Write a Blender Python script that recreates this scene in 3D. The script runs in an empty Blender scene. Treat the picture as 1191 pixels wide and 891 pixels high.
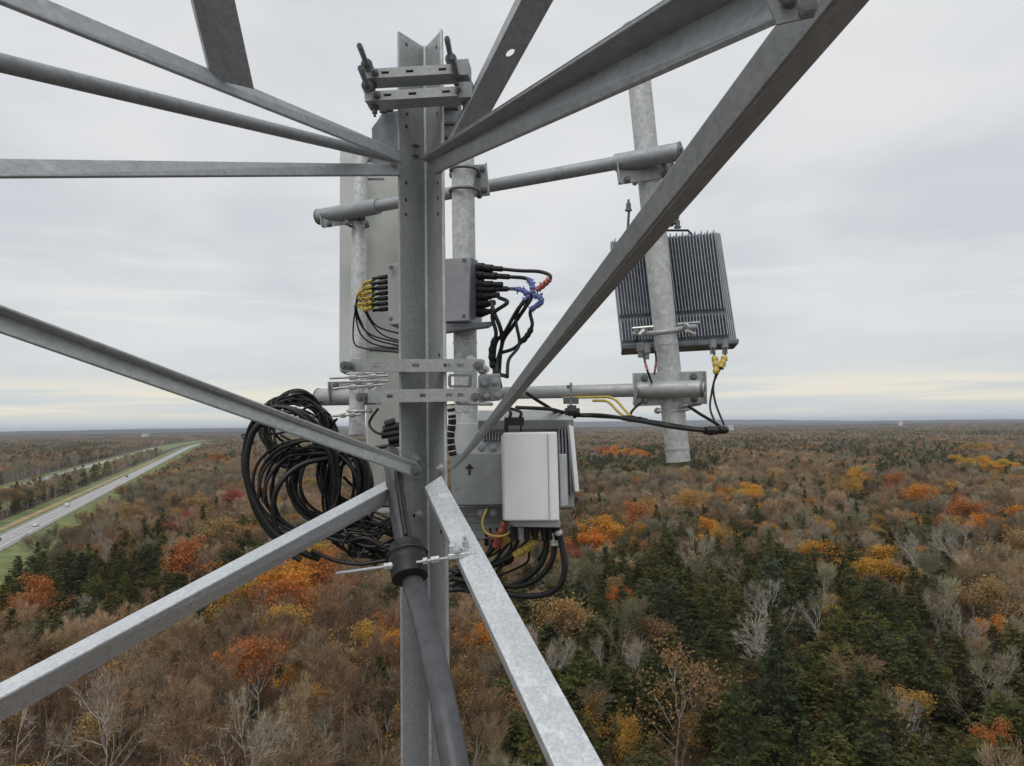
import bpy, math, random
import numpy as np
from mathutils import Vector, Matrix

# ------------------------------------------------------------------ camera
SC = bpy.context.scene
COL = SC.collection
F = 850.5                       # focal length in pixels of the 1191 px wide photograph
CX, CY = 595.5, 445.5
EYE = 45.0                      # the camera is 45 m above the forest floor
PITCH, ROLL = math.radians(3.30), math.radians(0.74)
cam_d = bpy.data.cameras.new('camera'); cam = bpy.data.objects.new('camera', cam_d); COL.objects.link(cam)
cam_d.sensor_width = 36.0; cam_d.lens = 36.0 * F / 1191.0
cam_d.clip_start = 0.05; cam_d.clip_end = 60000
fw = Vector((0, math.cos(PITCH), math.sin(PITCH)))
rt0 = Vector((1, 0, 0)); up0 = rt0.cross(fw)
rt = rt0 * math.cos(ROLL) - up0 * math.sin(ROLL)
up = rt0 * math.sin(ROLL) + up0 * math.cos(ROLL)
CAM = Vector((0, 0, EYE))
cam.matrix_world = Matrix(((rt.x, up.x, -fw.x, CAM.x), (rt.y, up.y, -fw.y, CAM.y), (rt.z, up.z, -fw.z, CAM.z), (0, 0, 0, 1)))
SC.camera = cam

# ------------------------------------------------------------------ sky, sun, exposure
SUN_EL, SUN_AZ = math.radians(58), math.radians(205)      # azimuth clockwise from +Y
world = bpy.data.worlds.new('World'); SC.world = world; world.use_nodes = True
nt = world.node_tree; N = nt.nodes; L = nt.links; N.clear()
def nd(t, **k):
    n = N.new(t)
    for a, b in k.items(): setattr(n, a, b)
    return n
def wmath(op, a, b=None, c=None):
    n = nd('ShaderNodeMath', operation=op)
    for i, v in enumerate((a, b, c)):
        if v is None: continue
        if isinstance(v, (int, float)): n.inputs[i].default_value = v
        else: L.new(v, n.inputs[i])
    return n.outputs[0]
def wmix(f, a, b, bt='MIX'):
    n = nd('ShaderNodeMix', data_type='RGBA', blend_type=bt)
    for i, v in ((0, f), (6, a), (7, b)):
        if isinstance(v, (int, float)): n.inputs[i].default_value = v
        elif isinstance(v, tuple): n.inputs[i].default_value = (*v, 1)
        else: L.new(v, n.inputs[i])
    return n.outputs[2]
def wramp(v, lo, hi):
    n = nd('ShaderNodeMapRange', interpolation_type='SMOOTHSTEP'); L.new(v, n.inputs[0])
    n.inputs[1].default_value = lo; n.inputs[2].default_value = hi
    return n.outputs[0]
sky = nd('ShaderNodeTexSky', sky_type='NISHITA', sun_disc=False, sun_elevation=SUN_EL, sun_rotation=SUN_AZ)
bg_sky = nd('ShaderNodeBackground'); L.new(sky.outputs[0], bg_sky.inputs[0]); bg_sky.inputs[1].default_value = 0.08
tc = nd('ShaderNodeTexCoord'); sp = nd('ShaderNodeSeparateXYZ'); L.new(tc.outputs['Generated'], sp.inputs[0])
zc = wmath('MAXIMUM', sp.outputs[2], 0.0)
zp = wmath('ADD', zc, 0.16)
cb = nd('ShaderNodeCombineXYZ'); L.new(wmath('DIVIDE', sp.outputs[0], zp), cb.inputs[0]); L.new(wmath('DIVIDE', sp.outputs[1], zp), cb.inputs[1])
n1 = nd('ShaderNodeTexNoise'); L.new(cb.outputs[0], n1.inputs['Vector']); n1.inputs['Scale'].default_value = 0.75; n1.inputs['Detail'].default_value = 5; n1.inputs['Roughness'].default_value = 0.48
n2 = nd('ShaderNodeTexNoise'); L.new(cb.outputs[0], n2.inputs['Vector']); n2.inputs['Scale'].default_value = 1.9; n2.inputs['Detail'].default_value = 4; n2.inputs['Distortion'].default_value = 0.4
f1 = wramp(n1.outputs[0], 0.32, 0.68); f2 = wramp(n2.outputs[0], 0.40, 0.66)
cl = wmix(f1, (0.625, 0.650, 0.692), (0.80, 0.81, 0.822))
cl = wmix(wmath('MULTIPLY', f2, 0.38), cl, (0.86, 0.86, 0.85))
# lower sky a touch greyer, with thin cream streaks where the cloud deck thins out
low = wramp(wmath('SUBTRACT', 0.20, zc), 0.0, 0.2)
cl = wmix(wmath('MULTIPLY', low, 0.8), cl, (0.635, 0.680, 0.688))
az = wmath('ARCTAN2', sp.outputs[0], sp.outputs[1])
cb2 = nd('ShaderNodeCombineXYZ'); L.new(wmath('MULTIPLY', az, 3.2), cb2.inputs[0]); L.new(wmath('MULTIPLY', zc, 60), cb2.inputs[1])
n3 = nd('ShaderNodeTexNoise'); L.new(cb2.outputs[0], n3.inputs['Vector']); n3.inputs['Scale'].default_value = 1.0; n3.inputs['Detail'].default_value = 5; n3.inputs['Distortion'].default_value = 0.3
st = wmath('MULTIPLY', wramp(n3.outputs[0], 0.38, 0.60), wmath('MULTIPLY', wramp(zc, 0.006, 0.022), wramp(wmath('SUBTRACT', 0.075, zc), 0.0, 0.035)))
cl = wmix(wmath('MULTIPLY', st, 0.9), cl, (0.90, 0.84, 0.70))
st2 = wmath('MULTIPLY', wramp(n3.outputs[0], 0.50, 0.75), wmath('MULTIPLY', wramp(zc, 0.08, 0.14), wramp(wmath('SUBTRACT', 0.24, zc), 0.0, 0.06)))
cl = wmix(wmath('MULTIPLY', st2, 0.65), cl, (0.84, 0.84, 0.80))
bg_cl = nd('ShaderNodeBackground'); L.new(cl, bg_cl.inputs[0]); bg_cl.inputs[1].default_value = 1.0
mxs = nd('ShaderNodeMixShader'); mxs.inputs[0].default_value = 0.96
L.new(bg_sky.outputs[0], mxs.inputs[1]); L.new(bg_cl.outputs[0], mxs.inputs[2])
wo = nd('ShaderNodeOutputWorld'); L.new(mxs.outputs[0], wo.inputs[0])
sun_d = bpy.data.lights.new('sun', 'SUN'); sun = bpy.data.objects.new('sun', sun_d); COL.objects.link(sun)
sun_d.energy = 1.35; sun_d.angle = math.radians(25); sun_d.color = (1, 0.96, 0.90)
sdir = Vector((math.sin(SUN_AZ) * math.cos(SUN_EL), math.cos(SUN_AZ) * math.cos(SUN_EL), math.sin(SUN_EL)))
sun.rotation_euler = (-sdir).to_track_quat('-Z', 'Y').to_euler(); sun.location = (0, 0, 80)
vs = SC.view_settings; vs.view_transform = 'Standard'; vs.look = 'None'; vs.exposure = 0.0; vs.gamma = 1.0; vs.use_curve_mapping = False
SC.cycles.max_bounces = 5; SC.cycles.diffuse_bounces = 3; SC.cycles.volume_bounces = 0; SC.cycles.transparent_max_bounces = 6

# ------------------------------------------------------------------ pixel <-> place
def ray(px, py): return fw + rt * ((px - CX) / F) - up * ((py - CY) / F)
def P(px, py, d): return CAM + ray(px, py) * d
def G(px, py, z=0.0):
    r = ray(px, py); return CAM + r * ((z - EYE) / r.z)
def pix(p):
    v = Vector(p) - CAM; d = v.dot(fw)
    return CX + F * v.dot(rt) / d, CY - F * v.dot(up) / d, d

# ------------------------------------------------------------------ materials
def new_mat(name):
    m = bpy.data.materials.new(name); m.use_nodes = True
    t = m.node_tree; b = t.nodes['Principled BSDF']
    return m, t, b
def mk(t, typ, **k):
    n = t.nodes.new(typ)
    for a, b in k.items(): setattr(n, a, b)
    return n
def mixc(t, f, a, b, bt='MIX'):
    n = mk(t, 'ShaderNodeMix', data_type='RGBA', blend_type=bt)
    for i, v in ((0, f), (6, a), (7, b)):
        if isinstance(v, (int, float)): n.inputs[i].default_value = v
        elif isinstance(v, tuple): n.inputs[i].default_value = (*v, 1)
        else: t.links.new(v, n.inputs[i])
    return n.outputs[2]
def noise(t, scale, detail=3, vec=None, rough=0.5, dist=0.0):
    n = mk(t, 'ShaderNodeTexNoise'); n.inputs['Scale'].default_value = scale; n.inputs['Detail'].default_value = detail
    n.inputs['Roughness'].default_value = rough; n.inputs['Distortion'].default_value = dist
    if vec is None: vec = mk(t, 'ShaderNodeTexCoord').outputs['Object']
    t.links.new(vec, n.inputs['Vector']); return n.outputs[0]
def rng_(t, v, lo, hi, a=0.0, b=1.0):
    n = mk(t, 'ShaderNodeMapRange', interpolation_type='SMOOTHSTEP'); t.links.new(v, n.inputs[0])
    for i, x in enumerate((lo, hi, a, b)): n.inputs[i + 1].default_value = x
    return n.outputs[0]
def steel(name, c0, c1, stain, metal=0.45, rough=0.5, spangle=160, stains=0.5):
    m, t, b = new_mat(name)
    v = mk(t, 'ShaderNodeTexVoronoi'); v.inputs['Scale'].default_value = spangle
    t.links.new(mk(t, 'ShaderNodeTexCoord').outputs['Object'], v.inputs['Vector'])
    bw = mk(t, 'ShaderNodeRGBToBW'); t.links.new(v.outputs['Color'], bw.inputs[0])
    c = mixc(t, rng_(t, bw.outputs[0], 0.15, 0.85), c0, c1)
    c = mixc(t, rng_(t, noise(t, 26, 6, rough=0.7), 0.50, 0.74, 0, stains), c, stain)
    c = mixc(t, rng_(t, noise(t, 7, 4, rough=0.6), 0.42, 0.66, 0, 0.25), c, tuple(x * 0.82 for x in c0))
    c = mixc(t, rng_(t, noise(t, 90, 5, rough=0.75), 0.62, 0.76, 0, 0.45), c, tuple(min(1, x * 1.5) for x in c1))
    mp = mk(t, 'ShaderNodeMapping'); mp.inputs['Scale'].default_value = (70, 70, 5); t.links.new(mk(t, 'ShaderNodeTexCoord').outputs['Object'], mp.inputs[0])
    c = mixc(t, rng_(t, noise(t, 1.0, 5, mp.outputs[0], 0.65), 0.55, 0.72, 0, 0.4), c, tuple(x * 0.66 for x in c0))
    c = mixc(t, rng_(t, noise(t, 11, 6, rough=0.75), 0.60, 0.70, 0, 0.5), c, tuple(min(1, x * 1.35) for x in c1))
    t.links.new(c, b.inputs['Base Color']); b.inputs['Metallic'].default_value = metal
    t.links.new(rng_(t, noise(t, 35, 4), 0.3, 0.7, rough - 0.1, rough + 0.15), b.inputs['Roughness'])
    bp = mk(t, 'ShaderNodeBump'); bp.inputs['Strength'].default_value = 0.25; bp.inputs['Distance'].default_value = 0.0008
    t.links.new(noise(t, 120, 4), bp.inputs['Height']); t.links.new(bp.outputs[0], b.inputs['Normal'])
    return m
def plain(name, c, rough=0.5, metal=0.0, var=0.18, sc=30):
    m, t, b = new_mat(name)
    cc = mixc(t, rng_(t, noise(t, sc, 5, rough=0.65), 0.3, 0.7), tuple(x * (1 - var) for x in c), tuple(min(1, x * (1 + var)) for x in c))
    t.links.new(cc, b.inputs['Base Color']); b.inputs['Roughness'].default_value = rough; b.inputs['Metallic'].default_value = metal
    return m
M = {}
M['galv'] = steel('galvanised_steel', (0.375, 0.395, 0.395), (0.455, 0.475, 0.475), (0.33, 0.345, 0.335), metal=0.3, stains=0.3)
M['galv_dark'] = steel('weathered_shaded_steel', (0.31, 0.33, 0.35), (0.375, 0.395, 0.415), (0.27, 0.285, 0.29), metal=0.25, rough=0.55, stains=0.35)  # darker steel; the upper cross pipe's underside shade is put into this tone
M['galv_new'] = steel('bright_spangled_steel', (0.52, 0.55, 0.58), (0.68, 0.71, 0.73), (0.48, 0.49, 0.49), metal=0.35, rough=0.45, stains=0.3, spangle=260)
M['galv_pipe'] = steel('mottled_pipe_steel', (0.46, 0.48, 0.475), (0.60, 0.62, 0.61), (0.30, 0.31, 0.30), metal=0.3, rough=0.5, spangle=90, stains=0.6)
M['zinc'] = plain('zinc_hardware', (0.50, 0.51, 0.51), 0.4, 0.5)
M['zinc_dark'] = plain('dull_hardware', (0.17, 0.18, 0.185), 0.5, 0.4)
M['radome'] = plain('antenna_radome', (0.54, 0.56, 0.545), 0.55, 0, 0.06, 5)
M['radome_back'] = plain('antenna_back', (0.43, 0.455, 0.425), 0.55, 0, 0.12, 6)
M['radio_grey'] = plain('radio_grey_paint', (0.32, 0.33, 0.35), 0.5, 0, 0.08, 12)
M['radio_dark'] = plain('radio_fin_metal', (0.20, 0.215, 0.24), 0.45, 0.3, 0.2, 30)
M['radio_plate'] = plain('painted_cover_plate', (0.26, 0.275, 0.28), 0.5, 0.1, 0.14, 14)
M['radio_fin'] = plain('radio_fins', (0.36, 0.39, 0.44), 0.45, 0.2, 0.2, 60)
M['radio_light'] = plain('radio_light_grey', (0.42, 0.44, 0.45), 0.5, 0.1, 0.12, 14)
M['white_box'] = plain('white_plastic_cover', (0.84, 0.85, 0.86), 0.42, 0, 0.04, 8)
M['black'] = plain('black_rubber', (0.010, 0.010, 0.011), 0.5, 0, 0.3, 40)
M['black_boot'] = plain('black_boot', (0.016, 0.017, 0.019), 0.55, 0, 0.3, 40)
M['conduit'] = plain('grey_black_conduit', (0.068, 0.071, 0.080), 0.5, 0, 0.25, 20)
M['yellow'] = plain('yellow_tape', (0.50, 0.38, 0.08), 0.6, 0, 0.2, 60)
M['blue'] = plain('blue_tape', (0.12, 0.145, 0.36), 0.6, 0, 0.4, 60)
M['red'] = plain('red_tape', (0.38, 0.09, 0.07), 0.5, 0, 0.3, 60)
M['mark'] = plain('dark_print', (0.03, 0.03, 0.032), 0.6)
M['red_thin'] = M['red']
M['white_tape'] = plain('white_tape', (0.65, 0.65, 0.64), 0.5)

# ------------------------------------------------------------------ mesh builder
class MB:
    def __init__(s): s.v = []; s.f = []
    def add(s, vs, fs):
        o = len(s.v); s.v += [Vector(v) for v in vs]; s.f += [tuple(i + o for i in f) for f in fs]; return s
    def hexa(s, a, b):      # two quads, four points each, joined
        vs = list(a) + list(b)
        return s.add(vs, [(3, 2, 1, 0), (4, 5, 6, 7), (0, 1, 5, 4), (1, 2, 6, 5), (2, 3, 7, 6), (3, 0, 4, 7)])
    def obox(s, o, ex, ey, ez):
        o = Vector(o); return s.hexa([o, o + ex, o + ex + ey, o + ey], [o + ez, o + ex + ez, o + ex + ey + ez, o + ey + ez])
    def cbox(s, c, ex, ey, ez): return s.obox(Vector(c) - (ex + ey + ez) / 2, ex, ey, ez)
    def tube(s, pts, r, n=10, cap=True):
        pts = [Vector(p) for p in pts]; m = len(pts)
        rs = r if isinstance(r, (list, tuple)) else [r] * m
        t = (pts[1] - pts[0]).normalized(); a = t.orthogonal().normalized(); vs = []
        for i, p in enumerate(pts):
            t = (pts[min(i + 1, m - 1)] - pts[max(i - 1, 0)])
            if t.length < 1e-9: t = Vector((0, 0, 1))
            t.normalize(); a = (a - t * a.dot(t))
            a = a.normalized() if a.length > 1e-6 else t.orthogonal().normalized()
            b = t.cross(a)
            vs += [p + (a * math.cos(2 * math.pi * k / n) + b * math.sin(2 * math.pi * k / n)) * rs[i] for k in range(n)]
        fs = [(i * n + k, i * n + (k + 1) % n, (i + 1) * n + (k + 1) % n, (i + 1) * n + k) for i in range(m - 1) for k in range(n)]
        if cap: fs += [tuple(range(n - 1, -1, -1)), tuple((m - 1) * n + k for k in range(n))]
        return s.add(vs, fs)
    def build(s, name, mat, parent=None, smooth=False, bevel=0.0, origin=None):
        me = bpy.data.meshes.new(name)
        if origin is None:
            if parent is not None: origin = Vector(parent.location)
            else:
                zs = min(v.z for v in s.v); c = sum(s.v, Vector()) / len(s.v); origin = Vector((c.x, c.y, zs))
        me.from_pydata([tuple(v - origin) for v in s.v], [], s.f); me.materials.append(mat); me.update()
        o = bpy.data.objects.new(name, me); COL.objects.link(o)
        if parent is not None: o.parent = parent
        else: o.location = origin
        if smooth:
            for p in me.polygons: p.use_smooth = True
            try: me.set_sharp_from_angle(angle=math.radians(50))
            except Exception: pass
        if bevel:
            b = o.modifiers.new('bevel', 'BEVEL'); b.width = bevel; b.segments = 3; b.limit_method = 'ANGLE'
        return o
def tag(o, label=None, cat=None, group=None, kind=None):
    if label: o['label'] = label
    if cat: o['category'] = cat
    if group: o['group'] = group
    if kind: o['kind'] = kind
    return o
def thing(name, label, cat, loc, group=None):
    o = bpy.data.objects.new(name, None); o.empty_display_size = 0.05; COL.objects.link(o); o.location = Vector(loc)
    return tag(o, label, cat, group)
def spline(pts, n=8):
    pts = [Vector(p) for p in pts]; q = [pts[0] * 2 - pts[1]] + pts + [pts[-1] * 2 - pts[-2]]; out = []
    for i in range(1, len(q) - 2):
        for k in range(n):
            t = k / n; a, b, c, d = q[i - 1], q[i], q[i + 1], q[i + 2]
            out.append(0.5 * ((2 * b) + (c - a) * t + (2 * a - 5 * b + 4 * c - d) * t * t + (3 * b - a - 3 * c + d) * t ** 3))
    return out + [pts[-1]]
R_ = random.Random(7)

# =================================================================== GROUND, ROADS, FAR HILLS
m, t, b = new_mat('forest_floor')
co = mk(t, 'ShaderNodeTexCoord').outputs['Object']
c = mixc(t, rng_(t, noise(t, 0.02, 6, co, 0.6), 0.4, 0.6), (0.075, 0.055, 0.042), (0.10, 0.078, 0.066))
c = mixc(t, rng_(t, noise(t, 0.006, 5, co, 0.6), 0.52, 0.64), c, (0.045, 0.052, 0.035))
c = mixc(t, rng_(t, noise(t, 0.35, 6, co, 0.7), 0.45, 0.7), c, (0.13, 0.085, 0.055))
c = mixc(t, rng_(t, noise(t, 2.2, 4, co, 0.7), 0.5, 0.7, 0, .6), c, (0.045, 0.035, 0.025))
t.links.new(c, b.inputs['Base Color']); b.inputs['Roughness'].default_value = 0.95; b.inputs['Specular IOR Level'].default_value = 0.1
M['floor'] = m
g = MB(); xs = [-24000, -8000, -2000, 0, 2000, 8000, 24000]; ys = [-2000, 0, 1000, 4000, 9000, 24000]
for y in ys:
    for x in xs: g.v.append(Vector((x, y, 0)))
nx = len(xs)
g.f = [(j * nx + i, j * nx + i + 1, (j + 1) * nx + i + 1, (j + 1) * nx + i) for j in range(len(ys) - 1) for i in range(nx - 1)]
tag(g.build('ground', M['floor'], origin=Vector((0, 0, 0))), kind='structure')

m, t, b = new_mat('hill_woods')
co = mk(t, 'ShaderNodeTexCoord').outputs['Object']
c = mixc(t, rng_(t, noise(t, 0.004, 6, co, 0.65), 0.4, 0.62), (0.07, 0.058, 0.05), (0.045, 0.05, 0.04))
c = mixc(t, rng_(t, noise(t, 0.012, 5, co, 0.6), 0.6, 0.68), c, (0.16, 0.10, 0.05))
t.links.new(c, b.inputs['Base Color']); b.inputs['Roughness'].default_value = 1.0; b.inputs['Specular IOR Level'].default_value = 0.0
M['hill'] = m
def ridge(y0, depth, h0, seed):
    rr = random.Random(seed); ph = [rr.uniform(0, 6) for _ in range(7)]; g = MB(); n = 260; X = 17000
    prof = []
    for i in range(n + 1):
        x = -X + 2 * X * i / n
        h = h0 * (0.62 + 0.26 * math.sin(x / 3900 + ph[0]) + 0.15 * math.sin(x / 1500 + ph[1]) + 0.07 * math.sin(x / 620 + ph[2]) + 0.025 * math.sin(x / 170 + ph[3]) + rr.uniform(-.02, .02))
        prof.append((x, max(h, 4)))
    for k, s in enumerate((0, .5, 1, 1.4, 2.0)):
        hh = (0, .55, 1, .8, 0)[k]
        for x, h in prof: g.v.append(Vector((x, y0 + depth * s + 150 * math.sin(x / 900 + k), h * hh - (1.0 if hh == 0 else 0))))
    m_ = n + 1
    g.f = [(k * m_ + i, k * m_ + i + 1, (k + 1) * m_ + i + 1, (k + 1) * m_ + i) for k in range(4) for i in range(n)]
    return g.build('hills', M['hill'], smooth=True, origin=Vector((0, y0, 0)))
tag(ridge(5200, 500, 24, 3), kind='structure'); tag(ridge(8200, 900, 52, 5), kind='structure'); tag(ridge(12500, 1200, 96, 8), kind='structure')

# divided highway running away to the upper left
RA = G(0, 631); RB = G(230, 514.8)
rd = Vector((RB.x - RA.x, RB.y - RA.y, 0)).normalized(); rn = Vector((-rd.y, rd.x, 0))     # rn points to the left of the road
if rn.x > 0: rn = -rn
def rp(s, off, z=0.0):
    bend = 0 if s < 1500 else (s - 1500) ** 2 * 0.00005
    p = RA + rd * s + rn * (off - bend); return Vector((p.x, p.y, z))
def strip(name, o0, o1, z, mat, s0=-330, s1=2900, step=50, parent=None):
    g = MB(); s = s0
    while s < s1:
        e = min(s + step, s1); g.add([rp(s, o0, z), rp(e, o0, z), rp(e, o1, z), rp(s, o1, z)], [(0, 1, 2, 3)]); s = e
    return g.build(name, mat, parent=parent, origin=None if parent is not None else rp(0, 0, 0))
M['asphalt'] = plain('road_asphalt', (0.34, 0.34, 0.335), 0.9, 0, 0.15, 0.2)
M['shoulder'] = plain('paved_shoulder', (0.26, 0.26, 0.255), 0.9, 0, 0.15, 0.3)
M['paint'] = plain('road_paint', (0.72, 0.72, 0.70), 0.7, 0, 0.1, 2)
M['verge'] = plain('verge_grass', (0.135, 0.165, 0.05), 0.95, 0, 0.35, 0.09)
M['drygrass'] = plain('dry_verge', (0.33, 0.25, 0.14), 0.95, 0, 0.25, 0.15)
tag(strip('verge', -37, 20.5, 0.02, M['verge']), kind='structure')
tag(strip('verge', 9.5, 13.0, 0.06, M['drygrass'], 40, 900), kind='structure')
tag(strip('shoulder', -6.7, 6.7, 0.10, M['shoulder']), kind='structure')
tag(strip('road', -4.6, 4.6, 0.14, M['asphalt']), kind='structure')
tag(strip('verge', 33, 91, 0.02, M['verge']), kind='structure')
tag(strip('road', 69, 80.5, 0.14, M['asphalt'], -330, 1600), kind='structure')
tag(strip('road_marking', -3.75, -3.45, 0.17, M['paint']), kind='structure')
tag(strip('road_marking', 3.45, 3.75, 0.17, M['paint']), kind='structure')
g = MB(); s = -320
while s < 1600:
    g.add([rp(s, -.16, .17), rp(s + 3.4, -.16, .17), rp(s + 3.4, .16, .17), rp(s, .16, .17)], [(0, 1, 2, 3)]); s += 12
tag(g.build('road_marking', M['paint'], origin=rp(0, 0, 0)), kind='structure')
# steel guard rail along the near shoulder
gr = thing('guard_rail', 'long pale steel guard rail on posts along the near shoulder of the highway', 'guard rail', rp(0, -7.3))
g = MB(); s = -320
while s < 1500:
    a, b2 = rp(s, -7.3, .55), rp(s + 20, -7.3, .55); g.obox(a, b2 - a, rn * .08, Vector((0, 0, .32))); s += 20
g.build('rail', M['paint'], gr)
g = MB(); s = -320
while s < 1100:
    g.obox(rp(s, -7.45, 0), rd * .25, rn * .14, Vector((0, 0, .8))); s += 8
tag(g.build('post', M['zinc_dark'], gr), kind='stuff')

# cars
def car(s, off, mat_c, label, L_=4.6, W=1.85, H=1.45, van=False):
    o = rp(s, off, 0.14); root = thing('parked_car' if False else 'car', label, 'car', o)
    X, Y, Z = rd, rn, Vector((0, 0, 1))
    def pt(a, b_, c_): return o + X * a + Y * b_ + Z * c_
    prof = [(-.5, .28), (-.5, .62), (-.42, .74), (-.30, 1.0), (.12, 1.0), (.27, .70), (.48, .60), (.5, .28)] if not van else [(-.5, .2), (-.5, .98), (-.46, 1.0), (.25, 1.0), (.36, .62), (.49, .52), (.5, .2)]
    g = MB(); n = len(prof)
    for sgn in (-1, 1):
        for a, c_ in prof: g.v.append(pt(a * L_, sgn * W / 2 * (0.86 if c_ > .8 else 1), c_ * H))
    g.f = [tuple(range(n)), tuple(range(2 * n - 1, n - 1, -1))] + [(i, (i + 1) % n, n + (i + 1) % n, n + i) for i in range(n)]
    g.build('body', mat_c, root, bevel=.05)
    g = MB()
    for sgn in (-1, 1): g.cbox(pt(-.08 * L_, sgn * W * .452, .80 * H), X * L_ * .42, Y * .03, Z * H * .22)
    g.cbox(pt(.225 * L_, 0, .84 * H), X * .05, Y * W * .8, Z * H * .22); g.cbox(pt(-.385 * L_, 0, .84 * H), X * .08, Y * W * .8, Z * H * .18)
    g.build('window', M['mark'], root)
    for a in (-.31, .31):
        for sgn in (-1, 1):
            g = MB(); g.tube([pt(a * L_, sgn * W * .40, .33), pt(a * L_, sgn * W * .52, .33)], .33, 14); wh = g.build('wheel', M['black'], root); g = MB(); g.tube([pt(a * L_, sgn * W * .515, .33), pt(a * L_, sgn * W * .53, .33)], .2, 10); g.build('rim', M['zinc'], wh, origin=Vector(o))
    for sgn in (-1, 1):
        g = MB(); g.cbox(pt(-.502 * L_, sgn * W * .38, .60 * H), X * .04, Y * .25, Z * .18); g.build('tail_light', M['red'], root)
    return root
M['car_white'] = plain('white_car_paint', (0.75, 0.75, 0.75), 0.25, 0, 0.02); M['car_dark'] = plain('dark_car_paint', (0.04, 0.045, 0.05), 0.25, 0, 0.1)
def road_s(px, py):
    q = G(px, py) - RA; return q.dot(rd), q.dot(rn)
s_, o_ = road_s(85, 589); car(s_, 2.0, M['car_white'], 'small white van driving on the highway beside the grass verge', 5.2, 2.0, 2.0, True)
s_, o_ = road_s(8, 629); car(s_, 2.0, M['car_dark'], 'dark saloon car on the highway at the left edge of the view')
s_, o_ = road_s(150, 555); car(s_, 2.0, M['car_dark'], 'tiny dark car far along the highway towards its vanishing end')
s_, o_ = road_s(52, 612); car(s_, -2.0, M['car_white'], 'pale saloon car in the near lane of the highway')
# far white buildings poking from the woods
M['wall_white'] = plain('pale_building_wall', (0.55, 0.56, 0.57), 0.7, 0, 0.05, .1); M['roof_grey'] = plain('pale_roof', (0.45, 0.46, 0.48), 0.7, 0, 0.05, .1)
def building(px, py, w, h, dist, label):
    q = CAM + ray(px, py) * dist; o = Vector((q.x, q.y, 0)); root = thing('warehouse', label, 'building', o)
    X, Y, Z = Vector((1, 0, 0)), Vector((0, 1, 0)), Vector((0, 0, 1)); zt = q.z
    g = MB(); g.obox(o - X * w / 2, X * w, Y * w * .6, Z * zt); g.build('wall', M['wall_white'], root)
    g = MB(); g.hexa([o - X * (w / 2 + 1) - Y + Z * (zt + .01), o + X * (w / 2 + 1) - Y + Z * (zt + .01), o + X * (w / 2 + 1) + Y * (w * .6 + 1) + Z * (zt + .01), o - X * (w / 2 + 1) + Y * (w * .6 + 1) + Z * (zt + .01)],
                     [o - X * w / 2 + Y * w * .3 + Z * (zt + h * .2), o + X * w / 2 + Y * w * .3 + Z * (zt + h * .2), o + X * w / 2 + Y * w * .31 + Z * (zt + h * .2), o - X * w / 2 + Y * w * .31 + Z * (zt + h * .2)])
    g.build('roof', M['roof_grey'], root)
    for k in range(4):
        g = MB(); g.cbox(o + X * w * (-.36 + .24 * k) - Y * .1 + Z * (zt - h * .35), X * w * .1, Y * .2, Z * h * .25); g.build('window', M['radio_dark'], root)
building(1048, 489.2, 22, 14, 4300, 'tiny white building on the right-hand horizon')
building(168, 505.0, 30, 10, 3600, 'low white building among the far woods above the highway')
building(1122, 501.5, 24, 10, 2400, 'small pale roofed building in the woods under the right-hand horizon')
building(850, 495.5, 22, 12, 3000, 'small white house in the far woods beside the lower end of the leaning pipe')

# =================================================================== FOREST
def foliage_mat(name, attr=True, trans=0.0, lo=0.55, hi=1.45):
    m, t, b = new_mat(name)
    a = mk(t, 'ShaderNodeAttribute', attribute_type='INSTANCER', attribute_name='tint')
    r = mk(t, 'ShaderNodeAttribute', attribute_type='GEOMETRY', attribute_name='rnd')
    mr = mk(t, 'ShaderNodeMapRange'); t.links.new(r.outputs['Fac'], mr.inputs[0]); mr.inputs[3].default_value = lo; mr.inputs[4].default_value = hi
    vm = mk(t, 'ShaderNodeVectorMath', operation='SCALE'); t.links.new(a.outputs['Color'], vm.inputs[0]); t.links.new(mr.outputs[0], vm.inputs['Scale'])
    t.links.new(vm.outputs[0], b.inputs['Base Color']); b.inputs['Roughness'].default_value = 0.8; b.inputs['Specular IOR Level'].default_value = 0.15
    if trans:
        tr = mk(t, 'ShaderNodeBsdfTranslucent'); t.links.new(vm.outputs[0], tr.inputs[0]); ms = mk(t, 'ShaderNodeMixShader'); ms.inputs[0].default_value = trans
        t.links.new(b.outputs[0], ms.inputs[1]); t.links.new(tr.outputs[0], ms.inputs[2]); t.links.new(ms.outputs[0], t.nodes['Material Output'].inputs[0])
    return m
M['leaf'] = foliage_mat('foliage', trans=.35, lo=.45, hi=1.6); M['needle'] = foliage_mat('needles', trans=.35, lo=.6, hi=1.5); M['twig'] = foliage_mat('twigs', lo=.6, hi=1.4)
M['patch'] = foliage_mat('far_canopy', lo=.4, hi=1.6)
def bark_mat(name, a, b_):
    m, t, b = new_mat(name); t.links.new(mixc(t, rng_(t, noise(t, 2.5, 5, rough=.7), .35, .65), a, b_), b.inputs['Base Color']); b.inputs['Roughness'].default_value = .9; return m
M['bark'] = bark_mat('grey_bark', (0.28, 0.25, 0.215), (0.44, 0.40, 0.355)); M['bark_pale'] = bark_mat('pale_bark', (0.34, 0.31, 0.27), (0.50, 0.47, 0.42)); M['bark_dark'] = bark_mat('dark_bark', (0.075, 0.06, 0.05), (0.12, 0.10, 0.08))

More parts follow.
